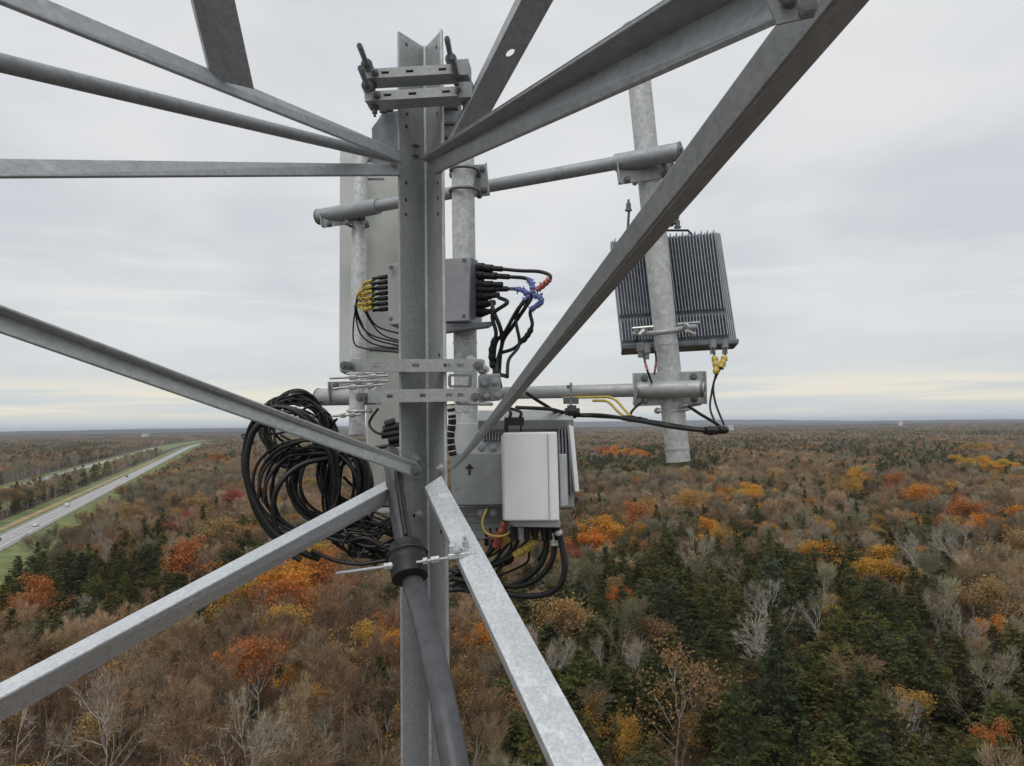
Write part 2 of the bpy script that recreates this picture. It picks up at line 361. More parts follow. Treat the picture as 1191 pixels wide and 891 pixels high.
class TB:     # fast builder: wood prisms and leaf triangles
    def __init__(s): s.V = []; s.T = []; s.rnd = []
    def seg(s, a, b, ra, rb, n=4, r=.5):
        t = (b - a).normalized(); u = t.orthogonal().normalized(); w = t.cross(u); o = len(s.V)
        for p, rad in ((a, ra), (b, rb)):
            for k in range(n):
                an = 2 * math.pi * k / n; s.V.append(p + (u * math.cos(an) + w * math.sin(an)) * rad)
        for k in range(n): s.T.append((o + k, o + (k + 1) % n, o + n + (k + 1) % n, o + n + k)); s.rnd.append(r)
    def tri(s, p, size, rr, flat=0.0, asp=1.0):
        a = rr.uniform(0, 6.283); d = Vector((math.cos(a), math.sin(a), rr.uniform(-1, 1) * (1 - flat))).normalized()
        e = Vector((rr.gauss(0, 1), rr.gauss(0, 1), rr.gauss(0, 1) * (1 - flat * .6))); e = e - d * e.dot(d)
        if e.length < .01: e = d.orthogonal()
        e.normalize(); o = len(s.V); h = size * .5
        s.V += [p + d * h, p - d * h * .6 + e * h * asp, p - d * h * .6 - e * h * asp]; s.T.append((o, o + 1, o + 2)); s.rnd.append(rr.random())
    def sliver(s, p, d, ln, w, rr):
        e = d.orthogonal().normalized(); o = len(s.V); s.V += [p + e * w, p - e * w, p + d * ln]; s.T.append((o, o + 1, o + 2)); s.rnd.append(rr.random())
    def mesh(s, name, mat):
        me = bpy.data.meshes.new(name); me.from_pydata([tuple(v) for v in s.V], [], s.T); me.materials.append(mat)
        at = me.attributes.new('rnd', 'FLOAT', 'FACE'); at.data.foreach_set('value', s.rnd); me.update(); return me
def rdir(rr, base, ang):
    u = base.orthogonal().normalized(); w = base.cross(u); p = rr.uniform(0, 6.283)
    return (base * math.cos(ang) + (u * math.cos(p) + w * math.sin(p)) * math.sin(ang)).normalized()
def skeleton(rr, H, spread, clear, levels=3, fork=4):
    wood = []; tips = []
    def grow(p, d, ln, r, lv):
        n = 3; pts = [p]
        for i in range(n):
            d = (d + Vector((rr.gauss(0, .10), rr.gauss(0, .10), rr.gauss(0, .05) + (.10 if lv else .02)))).normalized()
            q = pts[-1] + d * ln / n; wood.append((pts[-1], q, r * (1 - .22 * i), r * (1 - .22 * (i + 1)), lv)); pts.append(q)
            if lv == levels: tips.append((q, d))
            elif lv > 0 and i < n - 1:
                grow2(q, rdir(rr, d, rr.uniform(.5, .9)), ln * rr.uniform(.4, .6), r * .45, lv + 1)
        if lv < levels:
            k = fork if lv else rr.choice((3, 4, 5))
            for j in range(k):
                grow(pts[-1], rdir(rr, d, rr.uniform(.25, .75) * spread), ln * rr.uniform(.5, .8) * (1 if lv else .8), r * .34, lv + 1)
        else: tips.append((pts[-1], d))
    def grow2(p, d, ln, r, lv):
        q = p + d * ln; wood.append((p, q, r, r * .4, lv)); tips.append((q, d)); tips.append((p.lerp(q, .6), d))
    grow(Vector((0, 0, 0)), Vector((rr.uniform(-.05, .05), rr.uniform(-.05, .05), 1)).normalized(), H * clear, H * .0125, 0)
    for k in range(4):   # low side limbs
        z = H * clear * rr.uniform(.55, .95); a = rr.uniform(0, 6.28)
        grow(Vector((0, 0, z)), Vector((math.cos(a), math.sin(a), .7)).normalized(), H * .2, H * .004, 2)
    zm = max(q[0].z for q in tips)
    sc = H / zm
    return [(a * sc, b * sc, ra, rb, lv) for a, b, ra, rb, lv in wood], [(p * sc, d) for p, d in tips]
def make_bare(seed, H=14, pale=False):
    rr = random.Random(seed); w, tips = skeleton(rr, H, rr.uniform(.8, 1.15), rr.uniform(.34, .46), 3, 3)
    tk = TB(); cr = TB()
    for a, b_, ra, rb, lv in w:
        if lv <= (2 if pale else 1): tk.seg(a, b_, max(ra, .03 if not pale else .05), max(rb, .025 if not pale else .04), 5 if lv == 0 else 3)
        else: cr.seg(a, b_, max(ra, .022), max(rb, .012), 3, rr.uniform(.3, .8))
    for p, d in tips:
        for k in range(9 if not pale else 5):
            dd = (rdir(rr, d, rr.uniform(.2, 1.0)) + Vector((0, 0, .25))).normalized()
            cr.sliver(p + Vector((rr.gauss(0, .2), rr.gauss(0, .2), rr.gauss(0, .2))), dd, rr.uniform(.5, 1.25), rr.uniform(.012, .030), rr)
        if not pale:
            for k in range(2): cr.tri(p + Vector((rr.gauss(0, .5), rr.gauss(0, .5), rr.gauss(0, .5))), rr.uniform(.08, .2), rr)
    return tk, cr
def make_leafy(seed, H=13, dens=14, size=.34, rad=.62):
    rr = random.Random(seed); w, tips = skeleton(rr, H, rr.uniform(.9, 1.2), rr.uniform(.26, .34), 3, 3)
    tk = TB(); cr = TB()
    for a, b_, ra, rb, lv in w:
        if lv <= 2: tk.seg(a, b_, max(ra, .03), max(rb, .02), 5 if lv == 0 else 3)
    for p, d in tips:
        if rr.random() < .10: continue
        o = len(cr.rnd); clump = rr.uniform(.25, .75); k_ = int(dens * rr.uniform(.5, 1.4))
        for k in range(k_): cr.tri(p + Vector((rr.gauss(0, rad), rr.gauss(0, rad), rr.gauss(0, rad * .7))), rr.uniform(.6, 1.3) * size, rr, .2)
        for i in range(o, len(cr.rnd)): cr.rnd[i] = min(1, max(0, cr.rnd[i] * .45 + clump * 1.1 - .28))
    return tk, cr
def make_ever(seed, H=13, R=2.9, pw=.75):
    rr = random.Random(seed); tk = TB(); cr = TB()
    tk.seg(Vector((0, 0, 0)), Vector((rr.uniform(-.2, .2), rr.uniform(-.2, .2), H * .97)), H * .014, .03, 6)
    z = H * .10
    while z < H * .985:
        u = z / H; Lr = R * ((1 - u) ** pw) * (1 if u > .22 else .8)
        for k in range(rr.choice((6, 7, 8))):
            if rr.random() < .08: continue
            a = rr.uniform(0, 6.283); ln = Lr * rr.uniform(.6, 1.25) + .15; el = rr.uniform(-.15, .35) + u * .5
            d = Vector((math.cos(a) * math.cos(el), math.sin(a) * math.cos(el), math.sin(el))); p0 = Vector((0, 0, z))
            tk.seg(p0, p0 + d * ln * .75, .03, .012, 3); side = Vector((-d.y, d.x, 0)).normalized() if (abs(d.x) + abs(d.y)) > .01 else Vector((1, 0, 0))
            clump = rr.uniform(.2, .8); n = max(5, int(15 * ln / R * 1.6))
            for i in range(n):
                s = rr.uniform(.2, 1.05); q = p0 + d * ln * s + side * rr.gauss(0, .20 * ln * (1.25 - s) + .08) + Vector((0, 0, -.16 * s * ln * s + rr.gauss(0, .08)))
                cr.tri(q, rr.uniform(.28, .68), rr, .45, .7); cr.rnd[-1] = min(1, max(0, cr.rnd[-1] * .45 + clump * .95 - .18))
        z += H * rr.uniform(.028, .042)
    return tk, cr
PROTO = {
    'bare': [make_bare(s, 14) for s in (11, 12, 13, 14, 15, 16)],
    'pale': [make_bare(s, 14, True) for s in (31, 32, 33)],
    'leafy': [make_leafy(s) for s in (51, 52, 53, 54)] + [make_leafy(s, 13, 6, .28, .5) for s in (61, 62)],
    'ever': [make_ever(71, 12, 3.5, .52), make_ever(72, 13, 3.3, .62), make_ever(73, 10.5, 3.9, .42), make_ever(74, 14.5, 2.8, .8), make_ever(75, 11, 3.6, .5), make_ever(76, 12, 3.9, .45)],
}
TRUNKMAT = {'bare': 'bark', 'pale': 'bark_pale', 'leafy': 'bark', 'ever': 'bark_dark'}
NAME = {'bare': 'bare_tree', 'pale': 'dead_tree', 'leafy': 'autumn_tree', 'ever': 'evergreen_tree'}
MESH = {}; GEO = []; GEOIDX = {}
protos = bpy.data.collections.new('forest_sources')
def joined(tk, cr, m1, m2, name):
    T2 = TB(); n = len(tk.V); T2.V = tk.V + cr.V; T2.T = tk.T + [tuple(i + n for i in f) for f in cr.T]; T2.rnd = tk.rnd + cr.rnd
    me = T2.mesh(name, m1); me.materials.append(m2); me.polygons.foreach_set('material_index', [0] * len(tk.T) + [1] * len(cr.T)); me.update(); return me
def add_source(key, me):
    o = bpy.data.objects.new('source_%03d' % len(GEO), me); protos.objects.link(o); GEOIDX.setdefault(key, []).append(len(GEO)); GEO.append(o)
for k, lst in PROTO.items():
    MESH[k] = []
    for i, (tk, cr) in enumerate(lst):
        leafm = M['leaf'] if k == 'leafy' else M['needle'] if k == 'ever' else M['twig']
        MESH[k].append((tk.mesh(NAME[k] + '_trunk', M[TRUNKMAT[k]]), cr.mesh(NAME[k] + '_crown', leafm)))
        add_source(k, joined(tk, cr, M[TRUNKMAT[k]], leafm, NAME[k]))
# lighter trees for the middle distance, clumps for the far distance, shrubs for the floor
def lod1(seed, kind):
    rr = random.Random(seed); tk = TB(); cr = TB(); H = 13
    tk.seg(Vector((0, 0, 0)), Vector((0, 0, H * .8)), .18, .05, 3)
    if kind == 'ever':
        for i in range(240):
            u = rr.uniform(.08, 1) ; r = 3.5 * (1 - u) ** .55 * rr.uniform(.4, 1.1); a = rr.uniform(0, 6.283); cr.tri(Vector((math.cos(a) * r, math.sin(a) * r, u * H)), rr.uniform(.7, 1.25), rr, .5)
    else:
        cl_ = [(Vector((rr.gauss(0, 1.6), rr.gauss(0, 1.6), rr.uniform(.45, .92) * H)), rr.uniform(.8, 1.5), rr.uniform(.2, .8)) for _ in range(11)]
        for c_, r, cm in cl_:
            for i in range(22 if kind == 'leafy' else 10):
                cr.tri(c_ + Vector((rr.gauss(0, r * .55), rr.gauss(0, r * .55), rr.gauss(0, r * .45))), rr.uniform(.5, 1.0) * (1 if kind == 'leafy' else .6), rr, .2); cr.rnd[-1] = cr.rnd[-1] * .5 + cm * .6
            if kind == 'bare':
                tk.seg(Vector((0, 0, c_.z * .55)), c_, .07, .04, 3)
                for i in range(26): cr.sliver(c_ + Vector((rr.gauss(0, r * .5), rr.gauss(0, r * .5), rr.gauss(0, r * .45))), (Vector((rr.gauss(0, .5), rr.gauss(0, .5), .8))).normalized(), rr.uniform(1, 2), rr.uniform(.04, .09), rr)
    return tk, cr
for k, sd in (('bare', 101), ('bare', 102), ('bare', 103), ('leafy', 111), ('leafy', 112), ('ever', 121), ('ever', 122)):
    tk, cr = lod1(sd, k); add_source(k + '1', joined(tk, cr, M[TRUNKMAT[k]], M['needle' if k == 'ever' else 'leaf'], NAME[k]))
def patch(seed, size=44, ntree=26):
    rr = random.Random(seed); cr = TB()
    for i in range(ntree):
        c_ = Vector((rr.uniform(-.5, .5) * size, rr.uniform(-.5, .5) * size, 0)); h = rr.uniform(7, 15); r = rr.uniform(2.2, 4.4); cm = rr.random()
        for j in range(16):
            a = rr.uniform(0, 6.283); u = rr.random(); q = c_ + Vector((math.cos(a) * r * u, math.sin(a) * r * u, h - 6.0 * u * u * rr.uniform(.6, 1.2)))
            cr.tri(q, rr.uniform(1.3, 2.6), rr, .35); cr.rnd[-1] = min(1, max(0, cm * .8 + cr.rnd[-1] * .3 - .05))
    return cr
for sd in (201, 202, 203, 204, 205): add_source('patch', patch(sd).mesh('canopy_clump', M['patch']))
def shrub(seed):
    rr = random.Random(seed); cr = TB()
    for i in range(60):
        a = rr.uniform(0, 6.283); r = rr.uniform(0, 1.7); cr.tri(Vector((math.cos(a) * r, math.sin(a) * r, rr.uniform(.1, 2.2) * (1 - r / 2.6))), rr.uniform(.22, .5), rr, .2)
    for i in range(60):
        a = rr.uniform(0, 6.283); cr.sliver(Vector((math.cos(a) * .9 * rr.random(), math.sin(a) * .9 * rr.random(), .2)), Vector((math.cos(a) * .5, math.sin(a) * .5, 1)).normalized(), rr.uniform(1.5, 4.0), .028, rr)
    return cr
for sd in (301, 302, 303): add_source('shrub', shrub(sd).mesh('shrub', M['leaf']))

# --- which kind grows where
rng = random.Random(42)
def sm(x, y, s, k): return .5 + .25 * (math.sin(x / s + k) + math.sin(y / (s * .8) + 1.7 * k) ) * .7 + .18 * math.sin((x + y) / (s * .43) + 2.3 * k) + .12 * math.sin((x - 1.3 * y) / (s * .27) + k)
EV = [(950, 850, 330, 135, .92), (800, 715, 190, 55, .86), (700, 770, 70, 60, .6), (720, 660, 80, 30, .55), (860, 660, 110, 35, .6), (1120, 800, 90, 90, .85), (1110, 610, 90, 30, .45), (930, 575, 60, 14, .45), (1040, 525, 90, 9, .55), (870, 520, 60, 8, .5), (1060, 760, 120, 60, .8), (1000, 600, 50, 28, .55), (950, 665, 70, 25, .8), (760, 540, 75, 17, .8), (700, 545, 55, 14, .7),
      (110, 695, 145, 42, .88), (15, 735, 50, 60, .85), (235, 640, 90, 25, .6), (440, 830, 70, 90, .45), (600, 760, 40, 60, .45), (400, 700, 60, 20, .5), (1085, 548, 100, 12, .55), (990, 520, 110, 8, .5), (1075, 640, 60, 40, .7), (130, 575, 30, 12, .4), (60, 525, 60, 8, .5), (1170, 700, 60, 60, .3), (800, 540, 40, 20, .5)]
def p_ever(px, py, x, y):
    p = 0.08 + .42 * max(0, min(1, (sm(x, y, 62, 1.1) - .56) * 6))
    if y > 1000: p = .10 + .45 * max(0, min(1, (sm(x, y, 210, 2.1) - .52) * 5))
    for a, b_, ra, rb, w in EV:
        q = ((px - a) / ra) ** 2 + ((py - b_) / rb) ** 2
        if q < 1.6: p = max(p, w * min(1, (1.6 - q) * 1.8))
    if px < 420 and py > 730: p *= .25
    return p
def tint_ever():
    b_ = rng.choice([(0.055, 0.060, 0.017), (0.047, 0.053, 0.018), (0.064, 0.064, 0.016), (0.052, 0.058, 0.022), (0.068, 0.069, 0.022), (0.070, 0.059, 0.017), (0.064, 0.055, 0.020)]); k = rng.uniform(1.1, 1.95); return tuple(c_ * k for c_ in b_)
def tint_bare(px, py, x, y):
    w = sm(x, y, 48, 3.3)
    if px < 520 and py > 690: cs = [(0.150, 0.098, 0.062), (0.170, 0.104, 0.060), (0.145, 0.110, 0.072), (0.17, 0.125, 0.072)]
    elif w > .55: cs = [(0.165, 0.116, 0.076), (0.19, 0.125, 0.070), (0.175, 0.134, 0.085)]
    else: cs = [(0.142, 0.122, 0.090), (0.158, 0.134, 0.094), (0.118, 0.106, 0.068), (0.172, 0.132, 0.080), (0.16, 0.112, 0.070), (0.125, 0.118, 0.072)]
    b_ = rng.choice(cs); k = rng.uniform(1.1, 2.0) * (.72 + .75 * max(0, min(1, sm(x, y, 31, 4.4)))); return tuple(c_ * k for c_ in b_)
def tint_leaf():
    b_ = rng.choice([(0.46, 0.20, 0.04), (0.48, 0.25, 0.05), (0.42, 0.26, 0.065), (0.34, 0.18, 0.065), (0.32, 0.14, 0.055), (0.25, 0.155, 0.075), (0.24, 0.17, 0.08), (0.22, 0.13, 0.07), (0.30, 0.18, 0.08), (0.27, 0.18, 0.09), (0.24, 0.16, 0.085), (0.29, 0.20, 0.09), (0.40, 0.22, 0.06)])
    k = rng.uniform(.9, 1.35); return tuple(c_ * k for c_ in b_)
def in_road(x, y):
    q = Vector((x, y, 0)) - RA; s = q.dot(rd); o = q.dot(rn)
    if s < -340 or s > 2900: return False
    if s > 1500: o += (s - 1500) ** 2 * 0.00005
    grow_ = 6 if s < 500 else 2
    return (-34 < o < 21) or (33 < o < 92)
# trees one can name from the photograph: crown centre x, y, crown width in px, kind, colour, label
RUST, ORG, YEL, OCH, TAN, RED = (0.44, 0.17, 0.055), (0.60, 0.26, 0.04), (0.62, 0.37, 0.055), (0.46, 0.28, 0.065), (0.38, 0.25, 0.11), (0.33, 0.095, 0.06)
HERO = [
 (222, 655, 46, 'leafy', RUST, 'rounded rust-orange tree just above the pale lower left brace'),
 (345, 682, 60, 'leafy', ORG, 'large orange tree with a yellow crown just under the lower left brace'), (318, 700, 45, 'leafy', RUST, 'rusty orange tree to the left below the large orange and yellow one'),
 (340, 682, 26, 'leafy', YEL, 'yellow crown set in front of the large orange tree under the lower left brace'), (385, 672, 50, 'leafy', RUST, 'orange-red tree under the end of the black cable tangle'),
 (300, 782, 55, 'leafy', RUST, 'orange-brown tree with pale forked trunk standing alone in the brown woods'), (440, 733, 42, 'leafy', RUST, 'rust-brown round tree touching the tower leg on its left'),
 (418, 758, 50, 'leafy', OCH, 'ochre tree just left of the tower leg below the cable clamp'), (270, 695, 45, 'leafy', OCH, 'yellow-ochre tree beneath the middle of the lower left brace'),
 (345, 655, 40, 'leafy', OCH, 'ochre tree peeking over the lower left brace beside the cable coils'), (255, 622, 34, 'leafy', TAN, 'pale tan tree left of the black cable coils'),
 (235, 588, 26, 'leafy', TAN, 'tan tree next to the crimson one left of the cable coils'), (258, 585, 28, 'leafy', RED, 'crimson tree left of the black cable coils'), (205, 600, 34, 'leafy', RED, 'dull red tree in the woods right of the highway'),
 (150, 598, 24, 'leafy', TAN, 'tan tree close to the highway verge'), (30, 690, 40, 'leafy', RUST, 'rusty tree at the foot of the highway verge'), (300, 545, 20, 'leafy', RUST, 'small rusty tree behind the big cable loop'),
 (243, 533, 22, 'leafy', RUST, 'small orange-brown tree right of the far end of the highway'),
 (690, 618, 62, 'leafy', ORG, 'big bright orange tree right of the white equipment box'), (668, 650, 30, 'leafy', RED, 'dark red tree beside the hanging black cables'), (722, 600, 34, 'leafy', RUST, 'rust tree behind the big bright orange one'),
 (722, 525, 32, 'leafy', ORG, 'far orange tree left of the leaning pipe'), (742, 526, 26, 'leafy', ORG, 'far orange tree touching the leaning pipe'), (708, 524, 20, 'leafy', RUST, 'small far orange tree right of the finned radio edge'),
 (710, 700, 30, 'leafy', (0.50, 0.13, 0.035), 'small red-orange tree among evergreens right of the hanging cables'), (1010, 645, 52, 'leafy', (0.50, 0.285, 0.05), 'round yellow-ochre tree alone among the evergreens'),
 (1142, 537, 34, 'leafy', YEL, 'left one of two bright yellow crowns near the right edge'), (1170, 538, 34, 'leafy', YEL, 'right one of two bright yellow crowns near the right edge'), (1150, 520, 36, 'leafy', OCH, 'far orange crown behind the two yellow ones'),
 (862, 566, 26, 'leafy', YEL, 'left yellow-orange tree of a pair right of the leaning pipe'), (884, 566, 26, 'leafy', YEL, 'right yellow-orange tree of a pair right of the leaning pipe'),
 (810, 588, 26, 'leafy', OCH, 'ochre tree below the leaning pipe'), (808, 616, 26, 'leafy', ORG, 'orange tree below the ochre one under the leaning pipe'), (842, 630, 28, 'leafy', OCH, 'orange-ochre tree with pale stems right of the orange one'),
 (764, 600, 18, 'leafy', ORG, 'small orange tree between the bright orange tree and the leaning pipe'), (750, 622, 22, 'leafy', OCH, 'olive-yellow tree right of the big bright orange tree'), (962, 615, 26, 'leafy', OCH, 'tall narrow ochre tree above the round yellow one'),
 (997, 554, 20, 'leafy', YEL, 'small yellow crown in the middle right woods'), (984, 568, 20, 'leafy', OCH, 'small ochre crown in the middle right woods'), (1074, 580, 24, 'leafy', ORG, 'orange crown in the right-hand woods'), (1040, 560, 20, 'leafy', RUST, 'small rust crown in the right-hand woods'),
 (1115, 595, 34, 'leafy', RUST, 'rusty tree in the right-hand woods'), (1145, 614, 28, 'leafy', ORG, 'orange tree near the right edge with pale trunks in front'), (1105, 612, 22, 'leafy', OCH, 'ochre tree with forked pale trunk at right'), (1184, 602, 22, 'leafy', ORG, 'orange tree cut by the right edge'),
 (1180, 645, 40, 'leafy', TAN, 'tan leafed tree at the right edge'), (1165, 700, 46, 'leafy', TAN, 'light tan tree at the right edge above a small orange one'), (1150, 737, 36, 'leafy', ORG, 'small orange tree near the right edge among evergreens'), (1155, 872, 46, 'leafy', RUST, 'rust-orange tree in the bottom right corner'),
 (537, 808, 46, 'leafy', (0.40, 0.25, 0.08), 'yellow tan tree between the tower leg and the lower right brace'), (688, 842, 34, 'leafy', OCH, 'orange-ochre tree just right of the lower right brace'), (728, 860, 30, 'leafy', OCH, 'slim ochre tree at the bottom right of the lower right brace'),
 (785, 800, 80, 'leafy', (0.27, 0.165, 0.075), 'wide tan-orange tree with thin leaves in the lower middle'), (655, 720, 46, 'leafy', TAN, 'tan tree beside the lower right brace'), (832, 715, 50, 'ever', (0.085, 0.085, 0.035), 'olive-brown conifer left of the pale green spire'),
 (790, 855, 50, 'leafy', (0.25, 0.155, 0.06), 'brownish leafed tree at the bottom centre right'),
 (897, 680, 46, 'ever', (0.085, 0.115, 0.060), 'tall pale green conifer spire'), (775, 715, 60, 'ever', (0.055, 0.065, 0.03), 'broad olive green conifer in the middle of the lower woods'), (905, 800, 80, 'ever', (0.05, 0.065, 0.03), 'large dark green conifer below the white bare branches'),
 (860, 870, 85, 'ever', (0.058, 0.075, 0.024), 'round moss green evergreen at the bottom edge'), (70, 670, 60, 'ever', (0.05, 0.075, 0.036), 'dark green pine above the lower left brace'),
 (125, 850, 90, 'pale', (0.42, 0.36, 0.31), 'white-branched bare tree in the bottom left corner'), (268, 865, 80, 'pale', (0.46, 0.42, 0.36), 'pale dead tree at the bottom left of the tower leg'), (385, 862, 60, 'pale', (0.36, 0.32, 0.27), 'thin pale bare tree near the tower leg at the bottom'),
 (878, 738, 56, 'pale', (0.5, 0.47, 0.44), 'white bare tree spreading branches among the evergreens'), (1045, 845, 56, 'pale', (0.5, 0.47, 0.44), 'white dead tree with crooked trunk at the bottom right'), (1108, 735, 44, 'pale', (0.42, 0.38, 0.34), 'pale forked bare tree above the evergreens at right'),
 (1065, 655, 44, 'pale', (0.42, 0.40, 0.37), 'greyish white bare tree right of the round yellow tree'), (955, 720, 44, 'pale', (0.34, 0.33, 0.29), 'grey bare tree in the dark evergreens'), (100, 715, 30, 'pale', (0.45, 0.42, 0.38), 'small white bare tree over the lower left brace'), (1130, 640, 40, 'pale', (0.46, 0.42, 0.38), 'bare tree with white forked trunk near the right edge'),
 (800, 640, 34, 'pale', (0.46, 0.42, 0.38), 'white trunked bare tree in the middle right woods'), (940, 620, 30, 'pale', (0.4, 0.36, 0.33), 'small pale bare tree beside the narrow ochre one'),
 (120, 620, 30, 'pale', (0.3, 0.26, 0.22), 'greyish bare tree at the edge of the highway verge'), (700, 770, 34, 'pale', (0.36, 0.34, 0.29), 'thin grey dead tree right of the lower right brace'),
]
HEROPOS = []
def place_tree(kind, idx, x, y, rz, sc, tint, label, group=None):
    tkm, crm = MESH[kind][idx]
    r = bpy.data.objects.new(NAME[kind], None); r.empty_display_size = 1; COL.objects.link(r); r.location = (x, y, 0); r.rotation_euler = (0, 0, rz); r.scale = sc
    tag(r, label, 'tree', group)
    for nm, me in (('trunk', tkm), ('crown', crm)):
        o = bpy.data.objects.new(nm, me); COL.objects.link(o); o.parent = r; o['tint'] = tint
    return r
BASEW = {'leafy': 7.0, 'ever': 6.6, 'pale': 7.5, 'bare': 7.0}
for px, py, wpx, kind, col_, lab in HERO:
    if kind == 'pale': col_ = (col_[0] * .70, col_[1] * .68, col_[2] * .62)
    zc_ = 9.0; q = G(px, py, zc_); d_ = pix(q)[2]; w = wpx * d_ / F
    sxy = w / BASEW[kind]; sz = min(1.45, max(.75, sxy)) * (1.25 if kind == 'ever' else 1)
    sz = min(sz, 1.35)
    zc2 = 9.0 * sz if kind != 'ever' else 7 * sz; q = G(px, py, zc2)
    HEROPOS.append((q.x, q.y, w / 2))
    if w > 12:
        n_ = math.ceil(w / 7.5)
        for row in range(2 if w < 22 else 3):
            for k in range(n_):
                fx = (k + .5) / n_ - .5; e_ = 1 - .35 * abs(fx) * 2
                place_tree(kind, rng.randrange(4), q.x + fx * w + rng.uniform(-1, 1), q.y + row * 13 + rng.uniform(-3, 3), rng.uniform(0, 6.28), (1.5 * e_, 1.5 * e_, (1.0 + .18 * row) * e_), tuple(c_ * rng.uniform(.85, 1.1) for c_ in col_), 'tree in cluster: ' + lab, lab)
        continue
    lo_ = kind == 'leafy' and max(col_) < .31
    idx = rng.choice((4, 5)) if lo_ else rng.randrange(4 if kind == 'leafy' else len(MESH[kind]))
    place_tree(kind, idx, q.x, q.y, rng.uniform(0, 6.28), (sxy, sxy, sz), tuple(col_), lab)
# generic trees
PTS = []          # instanced points: x, y, z, rot, sx, sz, source, tint
counts = {'bare': 0, 'pale': 0, 'leafy': 0, 'ever': 0}
cand = []
def field(y0, y1, step, az_max, fn):
    y = y0
    while y < y1:
        xm = y * math.tan(az_max); x = -xm
        while x < xm:
            fn(x + rng.uniform(-.46, .46) * step, y + rng.uniform(-.46, .46) * step); x += step
        y += step
AZ = math.radians(42)
def near(x, y):
    if in_road(x, y): return
    px, py, d = pix((x, y, 8))
    for hx, hy, hr in HEROPOS:
        dd = math.hypot(hx - x, hy - y)
        if dd < hr + 1.6: return
        if abs(math.atan2(x, y) - math.atan2(hx, hy)) * d < hr + 1.5 and y < hy and hy - y < hr + 4.5: return
    u = rng.random(); pe = p_ever(px, py, x, y); kk_ = rng.uniform(.6, .95)
    if u < pe: kind = 'ever'
    elif u < pe + (1 - pe) * (.15 + .15 * (sm(x, y, 55, 5.2) > .6)): kind = 'leafy'
    elif u > .982 and py < 1000: kind = 'pale'
    else: kind = 'bare'
    t_ = tint_ever() if kind == 'ever' else tint_leaf() if kind == 'leafy' else tint_bare(px, py, x, y) if kind == 'bare' else tuple(c_ * kk_ for c_ in (.42, .37, .30))
    s = rng.uniform(.62, 1.12); sxy = s * rng.uniform(.85, 1.15)
    if kind == 'leafy': s *= .9; sxy *= .9
    if kind == 'ever': sxy *= 1.25
    if math.hypot(x, y) < 60: s *= .7
    cand.append((d, kind, x, y, px, py, s, sxy, t_))
field(34, 330, 4.9, AZ, near)
cand.sort()
def side_words(px, py):
    if px < 250: a = 'at the far left'
    elif px < 480: a = 'left of the tower leg'
    elif px < 680: a = 'around the foot of the lower right brace'
    elif px < 930: a = 'in the middle right of the woods'
    else: a = 'towards the right edge'
    if py > 760: b_ = 'nearest the tower'
    elif py > 670: b_ = 'in the lower belt'
    elif py > 600: b_ = 'in the middle belt'
    else: b_ = 'in the upper belt'
    return a, b_
def colour_word(kind, t_):
    if kind == 'ever': return 'olive green' if t_[0] > t_[2] * 1.75 else 'dark green'
    if kind == 'leafy': return 'orange' if t_[0] > .33 else 'rusty' if t_[1] < t_[0] * .48 else 'tan leafed'
    if kind == 'pale': return 'pale'
    return 'reddish brown' if t_[1] < t_[0] * .7 else 'grey-brown'
for d, kind, x, y, px, py, s, sxy, t_ in cand:
    inside = -30 < px < 1221 and py < 960
    if inside and d < 235 and counts[kind] < 215:
        counts[kind] += 1; a, b_ = side_words(px, py); w = colour_word(kind, t_)
        noun = {'ever': 'evergreen', 'leafy': 'autumn tree', 'pale': 'dead tree', 'bare': 'leafless tree'}[kind]
        lab = '%s %s %s, %s' % (w, noun, b_, a)
        place_tree(kind, rng.randrange(len(MESH[kind])), x, y, rng.uniform(0, 6.28), (sxy, sxy, s), t_, lab, '%s %ss %s %s' % (w, noun, b_, a))
    else:
        PTS.append((x, y, 0, rng.uniform(0, 6.28), sxy, s, rng.choice(GEOIDX[kind]), t_))
def mid(x, y):
    if in_road(x, y): return
    px, py, d = pix((x, y, 8))
    for hx, hy, hr in HEROPOS:
        if math.hypot(hx - x, hy - y) < hr + 2: return
        if hy > 250 and abs(math.atan2(x, y) - math.atan2(hx, hy)) * d < hr + 1.5 and y < hy and hy - y < 45: return
    u = rng.random(); pe = p_ever(px, py, x, y)
    kind = 'ever' if u < pe else 'leafy' if u < pe + (1 - pe) * (.11 + .22 * (sm(x, y, 90, 5.2) > .66)) else 'bare'
    t_ = tint_ever() if kind == 'ever' else tint_leaf() if kind == 'leafy' else tint_bare(px, py, x, y)
    s = rng.uniform(.65, 1.15); key = kind if d < 470 and kind != 'bare' else kind + '1' if d > 520 else kind
    PTS.append((x, y, 0, rng.uniform(0, 6.28), s * rng.uniform(.9, 1.3) * (1 if d < 520 else 1.2), s, rng.choice(GEOIDX[key]), t_))
field(330, 620, 6.0, AZ, mid); field(620, 1300, 9.0, AZ, mid)
def far(x, y):
    if in_road(x, y) or in_road(x - 14, y) or in_road(x + 14, y): return
    px, py, d = pix((x, y, 8)); pe = p_ever(px, py, x, y); w = rng.random()
    if w < pe: t_ = tuple(c_ * 1.0 for c_ in tint_ever())
    elif w < pe + .05 + .09 * (sm(x, y, 260, 7.7) > .62): t_ = tuple(c_ * .75 for c_ in tint_leaf())
    else: t_ = tint_bare(px, py, x, y)
    k = 1 + (y - 1300) / 3500 * .9
    PTS.append((x, y, 0, rng.uniform(0, 6.28), k * .75, rng.uniform(.8, 1.1), rng.choice(GEOIDX['patch']), t_))
field(1300, 2600, 27, AZ, far); field(2600, 4800, 52, AZ, far); field(4800, 9000, 110, AZ, far)
SHR = []
